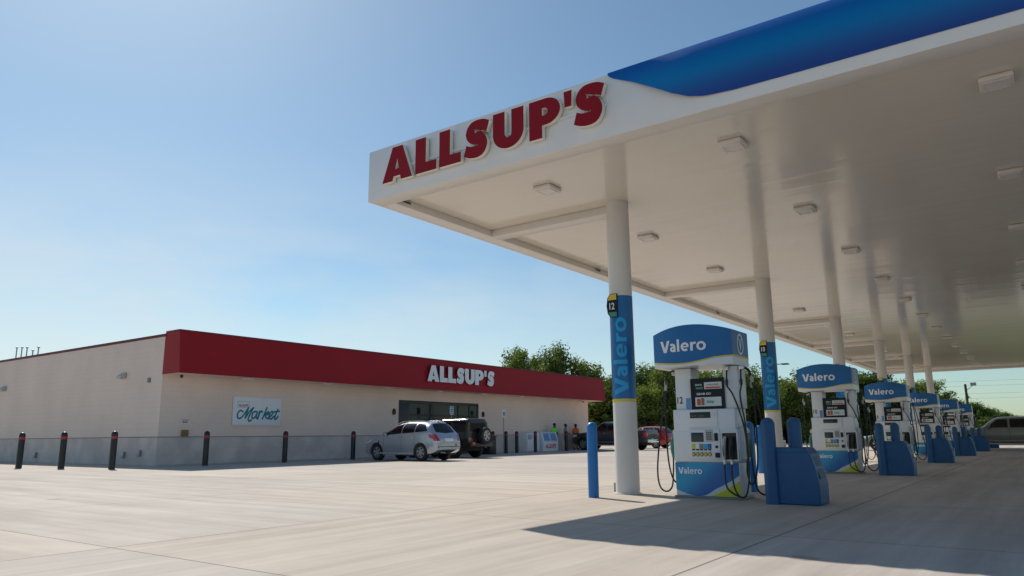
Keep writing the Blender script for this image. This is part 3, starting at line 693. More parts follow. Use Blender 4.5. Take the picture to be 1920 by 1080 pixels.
        add(MB().box(X-.042,X-.0345,-.13,.21,1.235,1.33,.004),'price_display','black')
        tv=fit(text('50.00   15.240',.0),.2,.022); mb=MB(); mb.add([(X-.0445,.18-p.x,1.26+p.y) for p in tv[0]],tv[1]); add(mb,'display_digits','grey')
        add(MB().box(X-.04,X-.0345,-.22,-.145,1.26,1.33,.002),'notice','adwhite')
        Xc=X1-.025
        sc=add(MB().box(Xc-.008,Xc,.0,.205,.865,1.01,.004),'screen','screen')
        kp=MB().box(Xc-.008,Xc,-.155,-.03,.87,1.05,.004); kp=add(kp,'keypad','lgrey')
        kk=MB()
        for r__ in range(4):
            for c__ in range(3): kk.box(Xc-.014,Xc-.0082,-.13+.03*c__,-.112+.03*c__,.90+.033*r__,.918+.033*r__)
        add(kk,'key','black',0,kp)
        add(MB().box(Xc-.014,Xc,-.235,-.175,.88,1.0,.006),'card_reader','dark')
        add(MB().cyl((0,0,0),.02,.012,16,'x') ,'x','dark') if False else None
        cb=MB(); cb.lathe((Xc-.012,-.205,.79),[(.0001,0),(.022,0),(.022,.013)],16,'x'); add(cb,'speaker_button','dark')
        add(MB().box(Xc-.010,Xc,-.25,-.175,.625,.70,.004),'receipt_slot','dark')
        cols=['lime','signwhite','grey','skyblue','blue']
        for q in range(5):
            y1=.205-.066*q; y0=y1-.060
            gp=add(MB().box(Xc-.006,Xc,y0,y1,.76,.835,.003),'grade_label',cols[q])
            add(MB().box(Xc-.008,Xc-.0061,y0+.006,y1-.006,.735,.757) ,'grade_price','black',0,gp)
            yc=(y0+y1)/2; oc=[(yc+.028*math.cos(PI/8+PI/4*k),.675+.034*math.sin(PI/8+PI/4*k)) for k in range(8)]
            add(MB().prism(oc,Xc-.010,Xc,'x'),'grade_button','black',0,gp)
            oc=[(yc+.02*math.cos(PI/8+PI/4*k),.675+.024*math.sin(PI/8+PI/4*k)) for k in range(8)]
            add(MB().prism(oc,Xc-.014,Xc-.0101,'x'),'button_face','yellow',0,gp)
        # adverts between the posts
        af=MB(); af.box(X+.03,X+.07,-.35,.20,1.378,1.40,.002); af.box(X+.03,X+.07,-.35,.20,1.845,1.865,.002); af.box(X+.03,X+.07,-.35,-.33,1.40,1.845); af.box(X+.03,X+.07,.18,.20,1.40,1.845); af.box(X+.035,X+.065,-.33,.18,1.40,1.845)
        ad=add(af,'advert_board','dark')
        def ap(a,b,c_,d_,m_,nm,e=.0): add(MB().box(X+.026-e,X+.0345,a,b,c_,d_,.003),nm,m_,0,ad)
        ap(-.30,.13,1.42,1.565,'adwhite','offer_card'); ap(-.32,-.03,1.69,1.80,'adwhite','prize_card')
        ap(-.30,-.05,1.70,1.725,'redprint','prize_strip',.004); ap(-.01,.11,1.695,1.725,'gteal','slogan_block',.002)
        ap(.04,.10,1.44,1.54,'redprint','cup_print',.004); ap(-.02,.03,1.44,1.55,'brownbox','bottle_print',.004)
        for s_,w_,h_,y_,z_,m_ in (('ENTER TO',.11,.03,.115,1.745,'signwhite'),('GRAB GO',.24,.035,.10,1.60,'signwhite'),('50¢',.12,.05,-.06,1.46,'gteal'),('WIN BIG',.2,.025,-.07,1.745,'grey')):
            tv=fit(text(s_,.02),w_,h_); mb=MB(); mb.add([(X+.019,y_-p.x,z_+p.y) for p in tv[0]],tv[1]); add(mb,'advert_lettering',m_,30,ad)
        # posts: blue sticker
        add(MB().box(-.1945,-.1902,.225,.30,1.39,1.56),'sticker','stickerblue')
        # nozzle holsters, right end of this face
        hf=MB(); y0,y1=-.53,-.285
        hf.box(X1-.05,X1,y1-.02,y1,.58,1.02,.006); hf.box(X1-.05,X1,y0-.02,y0,.58,1.02,.006); hf.box(X1-.05,X1,y0,y1-.02,1.0,1.02,.004); hf.box(X1-.05,X1,y0,y1-.02,.58,.60,.004)
        ho=add(hf,'nozzle_holster','pump'); add(MB().box(X1-.006,X1,y0,y1-.02,.60,1.0),'holster_back','black',0,ho)
        for q,yn in enumerate((-.345,-.455)):
            nz1=MB(); x=X1-.075
            nz1.tube([(x+.03,yn-.01,.94),(x,yn,.90),(x-.01,yn+.01,.80)],[.02,.032,.034],8)
            nz1.tube([(x-.01,yn+.01,.80),(x-.005,yn+.012,.70),(x,yn+.012,.60)],[.034,.026,.02],8)
            no=add(nz1,'nozzle','lgrey' if q==0 else 'black')
            add(MB().tube([(x-.045,yn+.01,.78),(x-.05,yn+.01,.70),(x-.01,yn+.012,.64)],.007,6),'trigger','black',30,no)
            add(MB().tube([(x,yn+.012,.60),(x,yn+.012,.53)],.018,8),'swivel','metal',30,no)
            # hose: nozzle -> loop near the ground -> up beside the cabinet -> post top
            yt=-.42 if q==0 else -.645; zt2=1.98; xo=-.03*q
            path=[(x,yn+.012,.54),(x-.02,yn+.01,.38),(x-.05,yn-.03,.17),(x-.07,-.57,.06),(x-.06,-.66,.10),(x-.02,-.70,.35),(x+.03,-.69,.75),(x+.06,-.64-.03*q,1.15),(x+.07,-.52-.1*q,1.55),(x+.08,yt-.0,1.72)]
            add(MB().tube(smoothpath(path,6),.0135,8),'hose','rubber')
            add(MB().tube([(x+.08,yt,1.72),(x+.08,yt,1.75),(x+.08,yt,1.79),(x+.085,yt,1.83)],[.016,.024,.028,.016],8),'breakaway','black')
            add(MB().tube(smoothpath([(x+.085,yt,1.83),(x+.10,yt,1.93),(x+.13,yt,2.0)],5),.0135,8),'whip_hose','rubber')
            add(MB().box(x+.10,x+.2,yt-.03,yt+.03,1.97,2.04,.008),'hose_outlet','metal')
        # side bracket for the diesel nozzle of the other lane (left end of this face)
        br=MB(); br.prism([(-.10,.60),(-.10,1.05),(.05,1.10),(.16,1.06),(.16,.60)],.537,.60,'y'); br=add(br,'side_boot','pump')
        add(MB().box(-.08,.10,.601,.606,.63,1.0,.001),'side_boot_back','black',0,br)
        add(MB().box(-.104,.14,.5365,.608,1.012,1.035),'boot_stripe','yellow',0,br); add(MB().box(-.104,-.1005,.542,.596,.63,.995),'boot_opening','black',0,br)
        nb=MB(); nb.tube([(-.12,.575,.95),(-.14,.60,.86),(-.13,.61,.74),(-.10,.61,.62)],[.015,.034,.03,.018],8); nb=add(nb,'diesel_nozzle','gteal')
        path=[(-.10,.61,.62),(-.08,.63,.4),(-.05,.68,.15),(-.02,.80,.07),(-.04,.90,.16),(-.03,.93,.45),(-.02,.86,1.0),(-.0,.78,1.5),(.02,.74,1.78)]
        add(MB().tube(smoothpath(path,6),.0135,8),'side_hose','rubber')
        add(MB().tube([(.02,.74,1.78),(.02,.735,1.83),(.02,.73,1.88)],[.018,.028,.016],8),'side_breakaway','lgrey')
        add(MB().tube(smoothpath([(.02,.73,1.88),(.03,.70,1.98),(.03,.60,2.03),(.03,.48,2.03)],5),.0135,8),'side_whip_hose','rubber')
        add(MB().tube([(-.10,.69,1.70),(-.10,.685,1.75),(-.10,.68,1.80)],[.018,.028,.016],8),'side_breakaway','lgrey')
        add(MB().tube(smoothpath([(-.10,.68,1.80),(-.09,.66,1.96),(-.06,.58,2.02),(-.05,.48,2.02)],5),.0135,8),'side_whip_hose','rubber')
        add(MB().tube(smoothpath([(-.10,.69,1.70),(-.11,.71,1.2),(-.10,.70,.6),(-.06,.66,.30),(.0,.60,.22),(.08,.585,.40),(.08,.60,.62)],6),.0135,8),'side_hose','rubber')
    return t
p0=build_pump()
P_NUM=[]
pos=['nearest','second','third','fourth','fifth','farthest']
for i in range(6):
    p=p0 if i==0 else dup(p0,(PXC+8.62*i,PY,0),label='%s white and blue fuel pump in the row, numbered %s, with Valero topper'%(pos[i],NUM[i]))
    P_NUM.append(p)
for i,p in enumerate(P_NUM):
    for side,num in ((1,NUM[i]),(-1,str(int(NUM[i])-1))):
        tv=fit(text(num,.02),.095 if len(num)>1 else .05,.11)
        mb=MB(); mb.add([((-.193)*side,(.45-q.x)*side,1.475+q.y) for q in tv[0]],tv[1]); mb.obj('pump_number','black',p)

# blue bollards beside the columns
def bollard_mesh(r,h,n=24):
    mb=MB(); prof=[(r,0),(r,h-r)]+[(r*math.cos(PI/2*k/7),h-r+r*math.sin(PI/2*k/7)) for k in range(1,7)]+[(.0005,h)]
    return mb.lathe((0,0,0),prof,n)
bb=None
for i in range(6):
    lab='round-topped blue bollard beside the %s canopy column, on its shop side'%pos[i]
    o=bollard_mesh(.085,1.2).obj('blue_bollard','bollblue') if bb is None else bb.copy()
    if bb is not None: C.objects.link(o)
    else: bb=o
    o.location=(10.69+8.62*i,6.11,0); tag(o,lab,'bollard','blue bollards beside the columns')
c=bb.copy(); C.objects.link(c); c.location=(13.1,4.32,0); tag(c,'blue bollard standing just behind the nearest fuel pump','bollard','blue bollards beside the columns')
# blue service bins with twin posts
def build_bin():
    t=thing('service_bin',(11.0,3.0,0),'nearest blue plastic service bin wrapped around two blue posts','service bin','blue service bins at the pumps')
    for x_,y in ((-.06,.33),(.20,.03)):
        m=bollard_mesh(.098,1.215); m.v=[(a+x_,b+y,c_) for a,b,c_ in m.v]; m.obj('post','binblue',t)
    prof=[(.30,0),(-.31,0),(-.32,.26),(-.28,.50),(-.22,.70),(-.15,.79),(.30,.79)]
    m=MB(); m.prism([(a,z) for a,z in prof],-.06,.46,'x')
    bo=m.obj('bin_body','binblue',t,smooth=20)
    md=bo.modifiers.new('b','BEVEL'); md.width=.02; md.segments=3; md.limit_method='ANGLE'
    m=MB(); m.box(-.066,.465,-.165,.31,.722,.732,.003); m.obj('lid_seam','binblue',t)
    m=MB(); m.add([(.04,-.317,.36),(.36,-.317,.36),(.36,-.236,.66),(.04,-.236,.66)],[(0,1,2,3)]); m.obj('opening','bindark',t,smooth=0)
    m=MB(); m.box(-.066,.0,.13,.30,.012,.05,.006); m.obj('foot_lip','binblue',t)
    return t
b0=build_bin()
for i in range(1,6): dup(b0,(11.0+8.62*i,3.0,0),label='%s blue plastic service bin in the row, beside the %s fuel pump'%(pos[i],pos[i]))

# black bollards round the shop
K=None
bl_pos=[(11.69,30.62,'leftmost of the black bollards along the shop side wall'),(12.17,28.38,'second from left of the bollards along the side wall'),(12.77,26.03,'black bollard nearest the shop corner, on the side wall side'),
 (16.14,25.9,'first black bollard along the shop front, left of the Market sign'),(19.72,25.9,'black bollard just right of the Market sign'),(23.45,25.9,'black bollard directly left of the silver SUV'),
 (33.96,25.9,'black bollard just behind the spare wheel of the dark off-roader'),(35.23,25.9,'black bollard right beside the second accessible parking post'),(36.31,25.9,'black bollard between the accessible parking post and the ice chest'),
 (38.29,25.9,'black bollard in front of the ice chest'),(41.95,25.9,'black bollard in front of the person in the pale shirt')]
for x,y,lab in bl_pos:
    t=thing('black_bollard',(x,y,0),'black round-topped bollard with a red band: '+lab,'bollard','black bollards around the shop') if K is None else None
    if K is None:
        bollard_mesh(.105,1.28).obj('sleeve','blackpaint',t)
        MB().lathe((0,0,1.02),[(.1065,0),(.1065,.09)],24).obj('red_band','redband',t); K=t
        t['label']=lab+', with a red band'
    else: dup(K,(x,y,0),label=lab+', with a red band')

# ---------------------------------------------------------------- items on the shop front
def parking_sign(x,y,top,lab,green):
    t=thing('accessible_parking_sign',(x,y,0),lab,'road sign','accessible parking signs')
    MB().tube([(0,0,0),(0,0,top)],.028,8).obj('post','galv',t)
    s=MB().box(-.15,.15,-.035,-.028,top-.46,top,.004).obj('sign_plate','signwhite',t)
    MB().box(-.10,.10,-.039,-.0355,top-.34,top-.12).obj('blue_square','blue',t)
    if green:
        MB().box(-.12,.12,-.039,-.0355,top-.09,top-.02).obj('green_line','gteal',t)
        MB().box(-.11,.11,-.039,-.0355,top-.43,top-.38).obj('green_text_line','gteal',t)
    # wheelchair symbol
    w=MB(); w.lathe((-.0,-.0415,top-.17),[(.0001,0),(.016,0)],10,'y'); pts=stroke([(.0,-.19+top),(.0,-.235+top),(.035,-.235+top),(.05,-.285+top)],.008,3)
    v,f=glyph([pts]); w.add([(p.x-.0,-.0415,p.y) for p in v],f)
    v,f=glyph([stroke([(-.025+.0,top-.22),(-.05,top-.25),(-.035,top-.29),(.005,top-.295),(.025,top-.265)],.008,4)]); w.add([(p.x,-.0418,p.y) for p in v],f)
    w.obj('wheelchair_symbol','signwhite',t,smooth=0); return t
parking_sign(30.95,26.45,2.62,'white and green accessible parking sign on a post in front of the shop entrance',True)
parking_sign(35.75,26.45,2.54,'white and blue accessible parking sign on a bare post right of the entrance',False)
t=thing('ice_chest',(40.2,27.0,0),"white outdoor ice chest with two glass doors and red ALLSUP'S lettering",'ice chest')
m=MB(); m.prism([(-.45,0),(-.45,.62),(-.28,1.22),(.42,1.22),(.42,0)],-.05,1.75,'x'); m.obj('cabinet','signwhite',t)
for a in (.14,.94):
    f=MB(); k=.005
    def sl_(u,z): return (u,-.45+.17*(z-.62)/.6-.006,z)
    def qd(x0,x1,z0,z1,e): return [(x0,sl_(0,z0)[1]-e,z0),(x1,sl_(0,z0)[1]-e,z0),(x1,sl_(0,z1)[1]-e,z1),(x0,sl_(0,z1)[1]-e,z1)]
    f.add(qd(a-.05,a+.68,.64,1.19,.0),[(0,1,2,3)]); dr=f.obj('door','lgrey',t,smooth=0)
    f=MB(); f.add(qd(a+.02,a+.61,.70,1.13,.004),[(0,1,2,3)]); f.obj('door_poster','stickerblue',dr,smooth=0)
tv=fit(text("ALLSUP'S",.04),1.25,.27); mapped(tv,lambda p:(p.x+.2,-.455,p.y+.2),'lettering','redprint',t)
t=thing('ice_freezer',(39.3,27.1,0),'plain grey upright cabinet standing left of the ice chest','cabinet')
MB().box(-.66,.72,-.36,.36,0,1.18,.02).obj('cabinet','signwhite',t); MB().box(-.60,-.12,-.37,-.361,.78,1.08,.003).obj('vent_grille','lgrey',t); MB().box(-.63,.69,-.368,-.361,.04,.09,.002).obj('kick_strip','lgrey',t)
t=thing('trash_bin',(33.2,25.6,0),'black waste bin standing behind the dark off-roader by the shop entrance','waste bin')
MB().box(-.3,.3,-.3,.3,0,.95,.03).obj('bin_body','black',t); MB().box(-.33,.33,-.33,.33,.951,1.02,.02).obj('lid','black',t); MB().box(-.2,.2,-.305,-.3005,.75,.9).obj('opening','dark',t)

# ---------------------------------------------------------------- vehicles
def lerp_tab(tab,x):
    if x<=tab[0][0]: return tab[0][1]
    for (a,b),(c_,d_) in zip(tab,tab[1:]):
        if x<=c_: return b+(d_-b)*(x-a)/(c_-a)
    return tab[-1][1]
def car(name,label,cat,loc,rz,paint,L_,Wd,top,belt,bot,plan,tumble,wheels,wr,windows,rear,extra=None,arch=None,zscale=1.0,flare=False,rimstyle=5,group=None,rimmat='rim',rn=2.8):
    """u runs front(0)->rear(L); local frame: x = lateral (driver's left is -x ... ), y = -u"""
    t=thing(name,loc,label,cat,group,rz)
    us=sorted(set([0,.03,.08,.16]+[L_*i/46 for i in range(1,46)]+[a for a,_ in top]+[L_-.16,L_-.08,L_-.03,L_]))
    us=[u for i,u in enumerate(us) if i==0 or u-us[i-1]>.012]; nk=22
    vs=[];
    def sec(u):
        zt=lerp_tab(top,u); zb=lerp_tab(bot,u); zs=min(lerp_tab(belt,u),zt-.02); hw=Wd/2*lerp_tab(plan,u); r=[]
        cab=max(0,zt-zs-.06)
        for k in range(nk):
            if k<3: a=k/3; y=hw*(.0+.93*a); z=zb
            elif k<10: a=(k-3)/7; z=zb+(zs-zb)*a; y=hw*(.93+.07*math.sin(min(1,a*1.9)*PI/2)) - hw*.025*max(0,a-.6)/.4
            else:
                a=(k-10)/(nk-11); th=PI/2*a
                # superelliptic roof section
                rw=hw*.975; n_=rn if cab>.25 else 2.2; e=2/n_
                yy=abs(math.cos(th))**e; zz=abs(math.sin(th))**e
                y=rw*yy*(1-tumble*(zz if cab>.25 else 0)*.9); z=zs+(zt-zs)*zz
            r.append((y,z))
        return r
    rings=[]
    for u in us:
        r=sec(u); ring=[(y,z) for y,z in r]+[(-y,z) for y,z in r[-2::-1]][:-1]
        rings.append(ring); vs+=[(y,-u,z*zscale) for y,z in ring]
    n=len(rings[0]); fs=[(i*n+k,i*n+(k+1)%n,(i+1)*n+(k+1)%n,(i+1)*n+k) for i in range(len(us)-1) for k in range(n)]
    fs.append(tuple(range(n))); fs.append(tuple((len(us)-1)*n+k for k in range(n))[::-1])
    mb=MB(); mb.add(vs,fs); me=mb.mesh('body',paint,38); body=link('body',me,t)
    # wheel arches
    for wu in wheels:
        cm=MB(); ar=arch or wr*1.13; cp=[(-wu+ar*math.cos(2*PI*k/32),wr+ar*math.sin(2*PI*k/32)) for k in range(32)]; cm.prism(cp,-Wd/2-.3,-Wd/2+.30,'x'); cm.prism(cp,Wd/2-.30,Wd/2+.3,'x')
        cu=link('cut',cm.mesh('cut','under',0),t); md=body.modifiers.new('a','BOOLEAN'); md.object=cu; md.operation='DIFFERENCE'; md.solver='EXACT'
    bpy.context.view_layer.update(); dg=bpy.context.evaluated_depsgraph_get()
    bvh0=BVHTree.FromPolygons([v.co for v in me.vertices],[tuple(p.vertices) for p in me.polygons])
    me2=bpy.data.meshes.new_from_object(body.evaluated_get(dg))
    for md in list(body.modifiers): cu=md.object; body.modifiers.remove(md); bpy.data.objects.remove(cu)
    body.data=me2
    if not me2.materials: me2.materials.append(M[paint])
    for p in me2.polygons: p.use_smooth=True
    me2.set_sharp_from_angle(angle=R(38))
    def patch(lo,hi,dirn,nm,m_,off=.006,nu=14,nv=6,par=None):
        """lo/hi polylines in plane coords; dirn 'l'(left side, -x.. ) 'r','b'(rear),'f'"""
        mb=MB(); grid=[]
        def samp(pl,t_):
            d=[0]
            for a,b in zip(pl,pl[1:]): d.append(d[-1]+math.hypot(b[0]-a[0],b[1]-a[1]))
            q=t_*d[-1]
            for i in range(len(pl)-1):
                if q<=d[i+1]+1e-9:
                    k=(q-d[i])/(d[i+1]-d[i]+1e-9); return (pl[i][0]+(pl[i+1][0]-pl[i][0])*k,pl[i][1]+(pl[i+1][1]-pl[i][1])*k)
            return pl[-1]
        for i in range(nu+1):
            a=samp(lo,i/nu); b=samp(hi,i/nu); row=[]
            for j in range(nv+1):
                p=(a[0]+(b[0]-a[0])*j/nv,a[1]+(b[1]-a[1])*j/nv)
                if dirn in 'lr':
                    s=-1 if dirn=='l' else 1; o_=Vector((s*3,-p[0],p[1]*zscale)); dd=Vector((-s,0,0))
                else:
                    s=-1 if dirn=='b' else 1; o_=Vector((p[0],(-L_-2) if dirn=='b' else 2,p[1]*zscale)); dd=Vector((0,1 if dirn=='b' else -1,0))
                h=bvh0.ray_cast(o_,dd); row.append(h[0]+h[1]*off*(1 if h[1].dot(dd)<0 else -1) if h[0] is not None else None)
            grid.append(row)
        idx={}; 
        for i in range(nu+1):
            for j in range(nv+1):
                if grid[i][j] is not None: idx[i,j]=len(mb.v); mb.v.append(tuple(grid[i][j]))
        for i in range(nu):
            for j in range(nv):
                q=[(i,j),(i+1,j),(i+1,j+1),(i,j+1)]
                if all(k in idx for k in q): mb.f.append(tuple(idx[k] for k in q)); mb.m.append(0)
        return mb.obj(nm,m_,par or body if par else t,60)
    for lo,hi in windows:
        for s in 'lr': patch(lo,hi,s,'side_window','glass')
    for d_,lo,hi,nm,m_ in rear: patch(lo,hi,d_,nm,m_,off=.007)
    # wheels
    for wu in wheels:
        for s in (-1,1):
            x=s*(Wd/2-.165)
            w_=thing('wheel',(x,-wu,wr),None,None,None); bpy.data.objects.remove(w_)
            tm=MB(); hwid=.115
            prof=[(wr*.62,-hwid),(wr*.93,-hwid),(wr,-hwid*.75),(wr,hwid*.75),(wr*.93,hwid),(wr*.62,hwid),(wr*.62,-hwid)]
            tm.lathe((x,-wu,wr),prof,28,'x'); wh=tm.obj('wheel','tyre',t)
            rm=MB(); xo=x+s*hwid*.9; rm.lathe((x,-wu,wr),[(wr*.64,s*hwid*.98),(wr*.58,s*hwid*1.0),(wr*.55,s*hwid*.5)],28,'x')
            rm.lathe((x,-wu,wr),[(.0001,s*hwid*.95),(wr*.14,s*hwid*.93),(wr*.15,s*hwid*.5)],14,'x')
            for k in range(rimstyle):
                a=2*PI*k/rimstyle+.3; ca,sa=math.cos(a),math.sin(a); pw=wr*.09
                q=[]
                for rr,ww in ((wr*.1,pw*1.2),(wr*.6,pw)):
                    for e in (-1,1):
                        q.append((xo,-wu+rr*ca-e*ww*sa,wr+rr*sa+e*ww*ca))
                q2=[(p[0]-s*.04,p[1],p[2]) for p in q]
                rm.add(q+q2,[(0,1,3,2),(4,5,7,6),(0,2,6,4),(1,3,7,5)])
            rm.obj('rim',rimmat,wh)
            dk=MB(); dk.lathe((x,-wu,wr),[(.0001,s*hwid*.35),(wr*.62,s*hwid*.35)],20,'x'); dk.obj('brake_disc','under',wh)
    un=MB().box(-Wd/2+.32,Wd/2-.32,-L_+.45,-.45,wr-.09,wr+.16,.02); un.obj('underbody','under',t)
    for s in (-1,1):   # door mirrors
        if extra and 'mirror' in extra:
            mu,mz=extra['mirror']; mr=MB(); mr.lathe((s*(Wd/2+.09),-mu,mz*zscale),[(.001,-.07),(.09,-.05),(.10,0),(.09,.07),(.001,.1)],12,'y'); mr.obj('door_mirror',extra.get('mirmat','black'),t)
    return t,patch,bvh0

# silver crossover -----------------------------------------------------------
L1=4.55
top=[(0,.78),(.05,.90),(.15,.98),(.5,1.05),(1.0,1.12),(1.15,1.16),(1.5,1.36),(1.85,1.54),(2.15,1.63),(2.5,1.675),(3.0,1.685),(3.5,1.67),(3.85,1.635),(4.02,1.58),(4.2,1.38),(4.36,1.15),(4.45,1.06),(4.52,.95),(4.55,.85)]
belt=[(0,.66),(.3,.90),(1.1,1.04),(2.5,1.12),(4.0,1.20),(4.35,1.10),(4.55,.76)]
bot=[(0,.42),(.3,.25),(.9,.24),(3.7,.26),(4.3,.34),(4.55,.46)]
plan=[(0,.78),(.08,.88),(.2,.94),(.5,.99),(1,1),(3.6,1),(4.1,.98),(4.4,.94),(4.5,.89),(4.55,.84)]
wins=[([(1.38,1.09),(2.44,1.15)],[(1.62,1.26),(1.95,1.46),(2.44,1.575)]),([(2.50,1.155),(3.24,1.19)],[(2.50,1.58),(3.24,1.585)]),([(3.29,1.195),(4.02,1.24)],[(3.29,1.585),(3.74,1.55)])]
rear=[('b',[(-.64,1.19),(0,1.15),(.64,1.19)],[(-.55,1.54),(0,1.575),(.55,1.54)],'rear_window','glass'),
      ('b',[(-.28,.80),(.28,.80)],[(-.28,.93),(.28,.93)],'number_plate','signwhite'),
      ('b',[(-.80,.58),(.80,.58)],[(-.80,.605),(.80,.605)],'bumper_seam','under'),
      ('b',[(.42,.62),(.52,.62)],[(.42,.70),(.52,.70)],'reflector','lampred'),('b',[(-.76,.54),(-.68,.54)],[(-.76,.62),(-.68,.62)],'reflector','lampred'),
      ('b',[(-.45,.30),(.45,.30)],[(-.5,.48),(.5,.48)],'bumper_valance','under')]
suv,pt,_=car('silver_suv','silver crossover car parked nose-in to the shop front, its rear towards us','car',(23.72,24.65,0),0,'silver',L1,1.83,top,belt,bot,plan,.16,(.90,3.61),.365,wins,rear,{'mirror':(1.55,1.14),'mirmat':'silver'},rimstyle=6)
suv.scale=(.93,.94,.985)
for s in 'lr':
    k=1 if s=='r' else -1
    pt([(4.12,.98),(4.46,.86)],[(4.08,1.10),(4.38,1.10)],s,'tail_light','lampred'); 
    pt([(.10,.70),(.55,.80)],[(.14,.80),(.62,.93)],s,'headlight','lampclear')
    for du,a in ((2.47,.4),(3.28,.62)): pt([(du,a),(du+.012,a)],[(du,1.07),(du+.012,1.07)],s,'door_gap','under',off=.004,nu=1,nv=8)
    pt([(1.32,.4),(1.332,.4)],[(1.36,1.0),(1.372,1.0)],s,'door_gap','under',off=.004,nu=1,nv=8)
    pt([(1.12,.30),(3.2,.30)],[(1.12,.36),(3.2,.36)],s,'sill_trim','lgrey',off=.012)
    pt([(1.02,.62),(1.08,.62)],[(1.02,.86),(1.08,.86)],s,'wing_vent','under',off=.008,nu=1,nv=4)
    for hu in (2.22,3.02):
        h=MB(); h.tube(smoothpath([(k*.905,-hu,.985),(k*.945,-hu-.07,.99),(k*.905,-hu-.15,.985)],4),.012,6); h.obj('door_handle','chrome',suv)
    rr=MB(); rr.tube(smoothpath([(k*.60,-1.98,1.56),(k*.60,-2.25,1.64),(k*.585,-2.9,1.695),(k*.585,-3.5,1.68),(k*.575,-3.85,1.59)],5),.016,6); rr.obj('roof_rail','metal',suv)
    for (a,b) in (((k*.86,.86),(k*.50,.86)),):
        lo=[(a[0],.84),(k*.60,.82)]; hi=[(k*.84,1.09),(k*.70,1.09)]
        pt(lo,hi,'b','tail_light','lampred',nu=6,nv=4)
        pt([(a[0],.78),(k*.58,.77)],[(a[0],.835),(k*.60,.815)],'b','reverse_light','lampclear',nu=4,nv=2)
h=MB(); h.tube([(-.55,-L1-.0,.36),(-.30,-L1-.01,.34)],.03,8); h.obj('exhaust_tip','metal',suv)
MB().box(-.06,.06,-3.95,-3.9,1.62,1.645,.004).obj('brake_light','lampred',suv)

# dark off-roader --------------------------------------------------------------
L2=4.2
top=[(0,.85),(.04,1.02),(.2,1.12),(1.25,1.18),(1.32,1.20),(1.55,1.60),(1.68,1.77),(1.85,1.81),(3.9,1.83),(4.05,1.81),(4.13,1.70),(4.16,1.2),(4.2,.9)]
belt=[(0,.8),(.2,1.02),(1.3,1.12),(4.1,1.15),(4.2,.8)]
bot=[(0,.62),(.4,.48),(3.8,.5),(4.2,.62)]
plan=[(0,.62),(.5,.68),(1.2,.80),(1.35,.86),(4.15,.86),(4.2,.84)]
wins=[([(1.62,1.20),(2.35,1.2)],[(1.78,1.66),(2.35,1.68)]),([(2.47,1.20),(3.1,1.2)],[(2.47,1.68),(3.1,1.68)]),([(3.22,1.20),(3.98,1.2)],[(3.22,1.68),(3.98,1.68)])]
rear=[('b',[(-.60,1.22),(.60,1.22)],[(-.56,1.62),(.56,1.62)],'rear_window','glass'),('b',[(-.76,.80),(-.60,.80)],[(-.76,.92),(-.60,.92)],'tail_light','lampred'),('b',[(.62,.80),(.76,.80)],[(.62,.92),(.76,.92)],'tail_light','lampred')]
jeep,pt2,_=car('dark_off_roader','boxy black off-road vehicle with a spare wheel on its tailgate, parked beside the silver SUV','car',(27.6,26.05,0),0,'jeep',L2,1.90,top,belt,bot,plan,.10,(.75,3.35),.41,wins,rear,{'mirror':(1.6,1.22)},arch=.47,rimstyle=5,rn=8)
jeep_wheelr=.41
for s in (-1,1):
    for wu in (.75,3.35):
        fl=MB(); pr=[(s*.80,.0)]
        vs=[];n=16
        for k in range(n+1):
            a=PI*(.02+.96*k/n); cy,cz=-wu+math.cos(a)*.50,.41+math.sin(a)*.50
            cy2,cz2=-wu+math.cos(a)*.56,.41+math.sin(a)*.55
            vs+=[(s*.78,cy2,cz2+.02),(s*.98,cy2,cz2-.01),(s*.98,cy,cz),(s*.78,cy,cz)]
        fl.add(vs,[(k*4+j,(k+1)*4+j,(k+1)*4+(j+1)%4,k*4+(j+1)%4) for k in range(n) for j in range(4)]+[(0,1,2,3),tuple(n*4+j for j in (3,2,1,0))]); fl.obj('wheel_flare','black',jeep)
    MB().box(s*.84-.06,s*.84+.06,-2.85,-1.28,.40,.47,.02).obj('side_step','black',jeep)
sw=MB(); sw.lathe((.18,-L2-.20,1.02),[(.22,-.12),(.36,-.12),(.39,-.09),(.39,.09),(.36,.12),(.22,.12)],28,'y'); sp_=sw.obj('spare_wheel','tyre',jeep)
sw=MB(); sw.lathe((.18,-L2-.31,1.02),[(.0001,-.0),(.06,0),(.07,.06)],14,'y')
for k in range(5):
    a=2*PI*k/5+.5; ca,sa=math.cos(a),math.sin(a); sw.add([(.18+.05*ca-.03*sa,-L2-.32,1.02+.05*sa+.03*ca),(.18+.05*ca+.03*sa,-L2-.32,1.02+.05*sa-.03*ca),(.18+.23*ca+.03*sa,-L2-.32,1.02+.23*sa-.03*ca),(.18+.23*ca-.03*sa,-L2-.32,1.02+.23*sa+.03*ca)],[(0,1,2,3)])
sw.lathe((.18,-L2-.20,1.02),[(.24,-.125),(.22,-.122),(.21,-.04),(.001,-.03)],28,'y'); sw.obj('spare_rim','rim',sp_)
MB().box(-.82,.82,-L2-.16,-L2+.05,.52,.70,.04).obj('rear_bumper','black',jeep)
MB().box(-.72,-.50,-L2-.172,-L2-.162,.60,.73,.004).obj('number_plate','redprint',jeep)

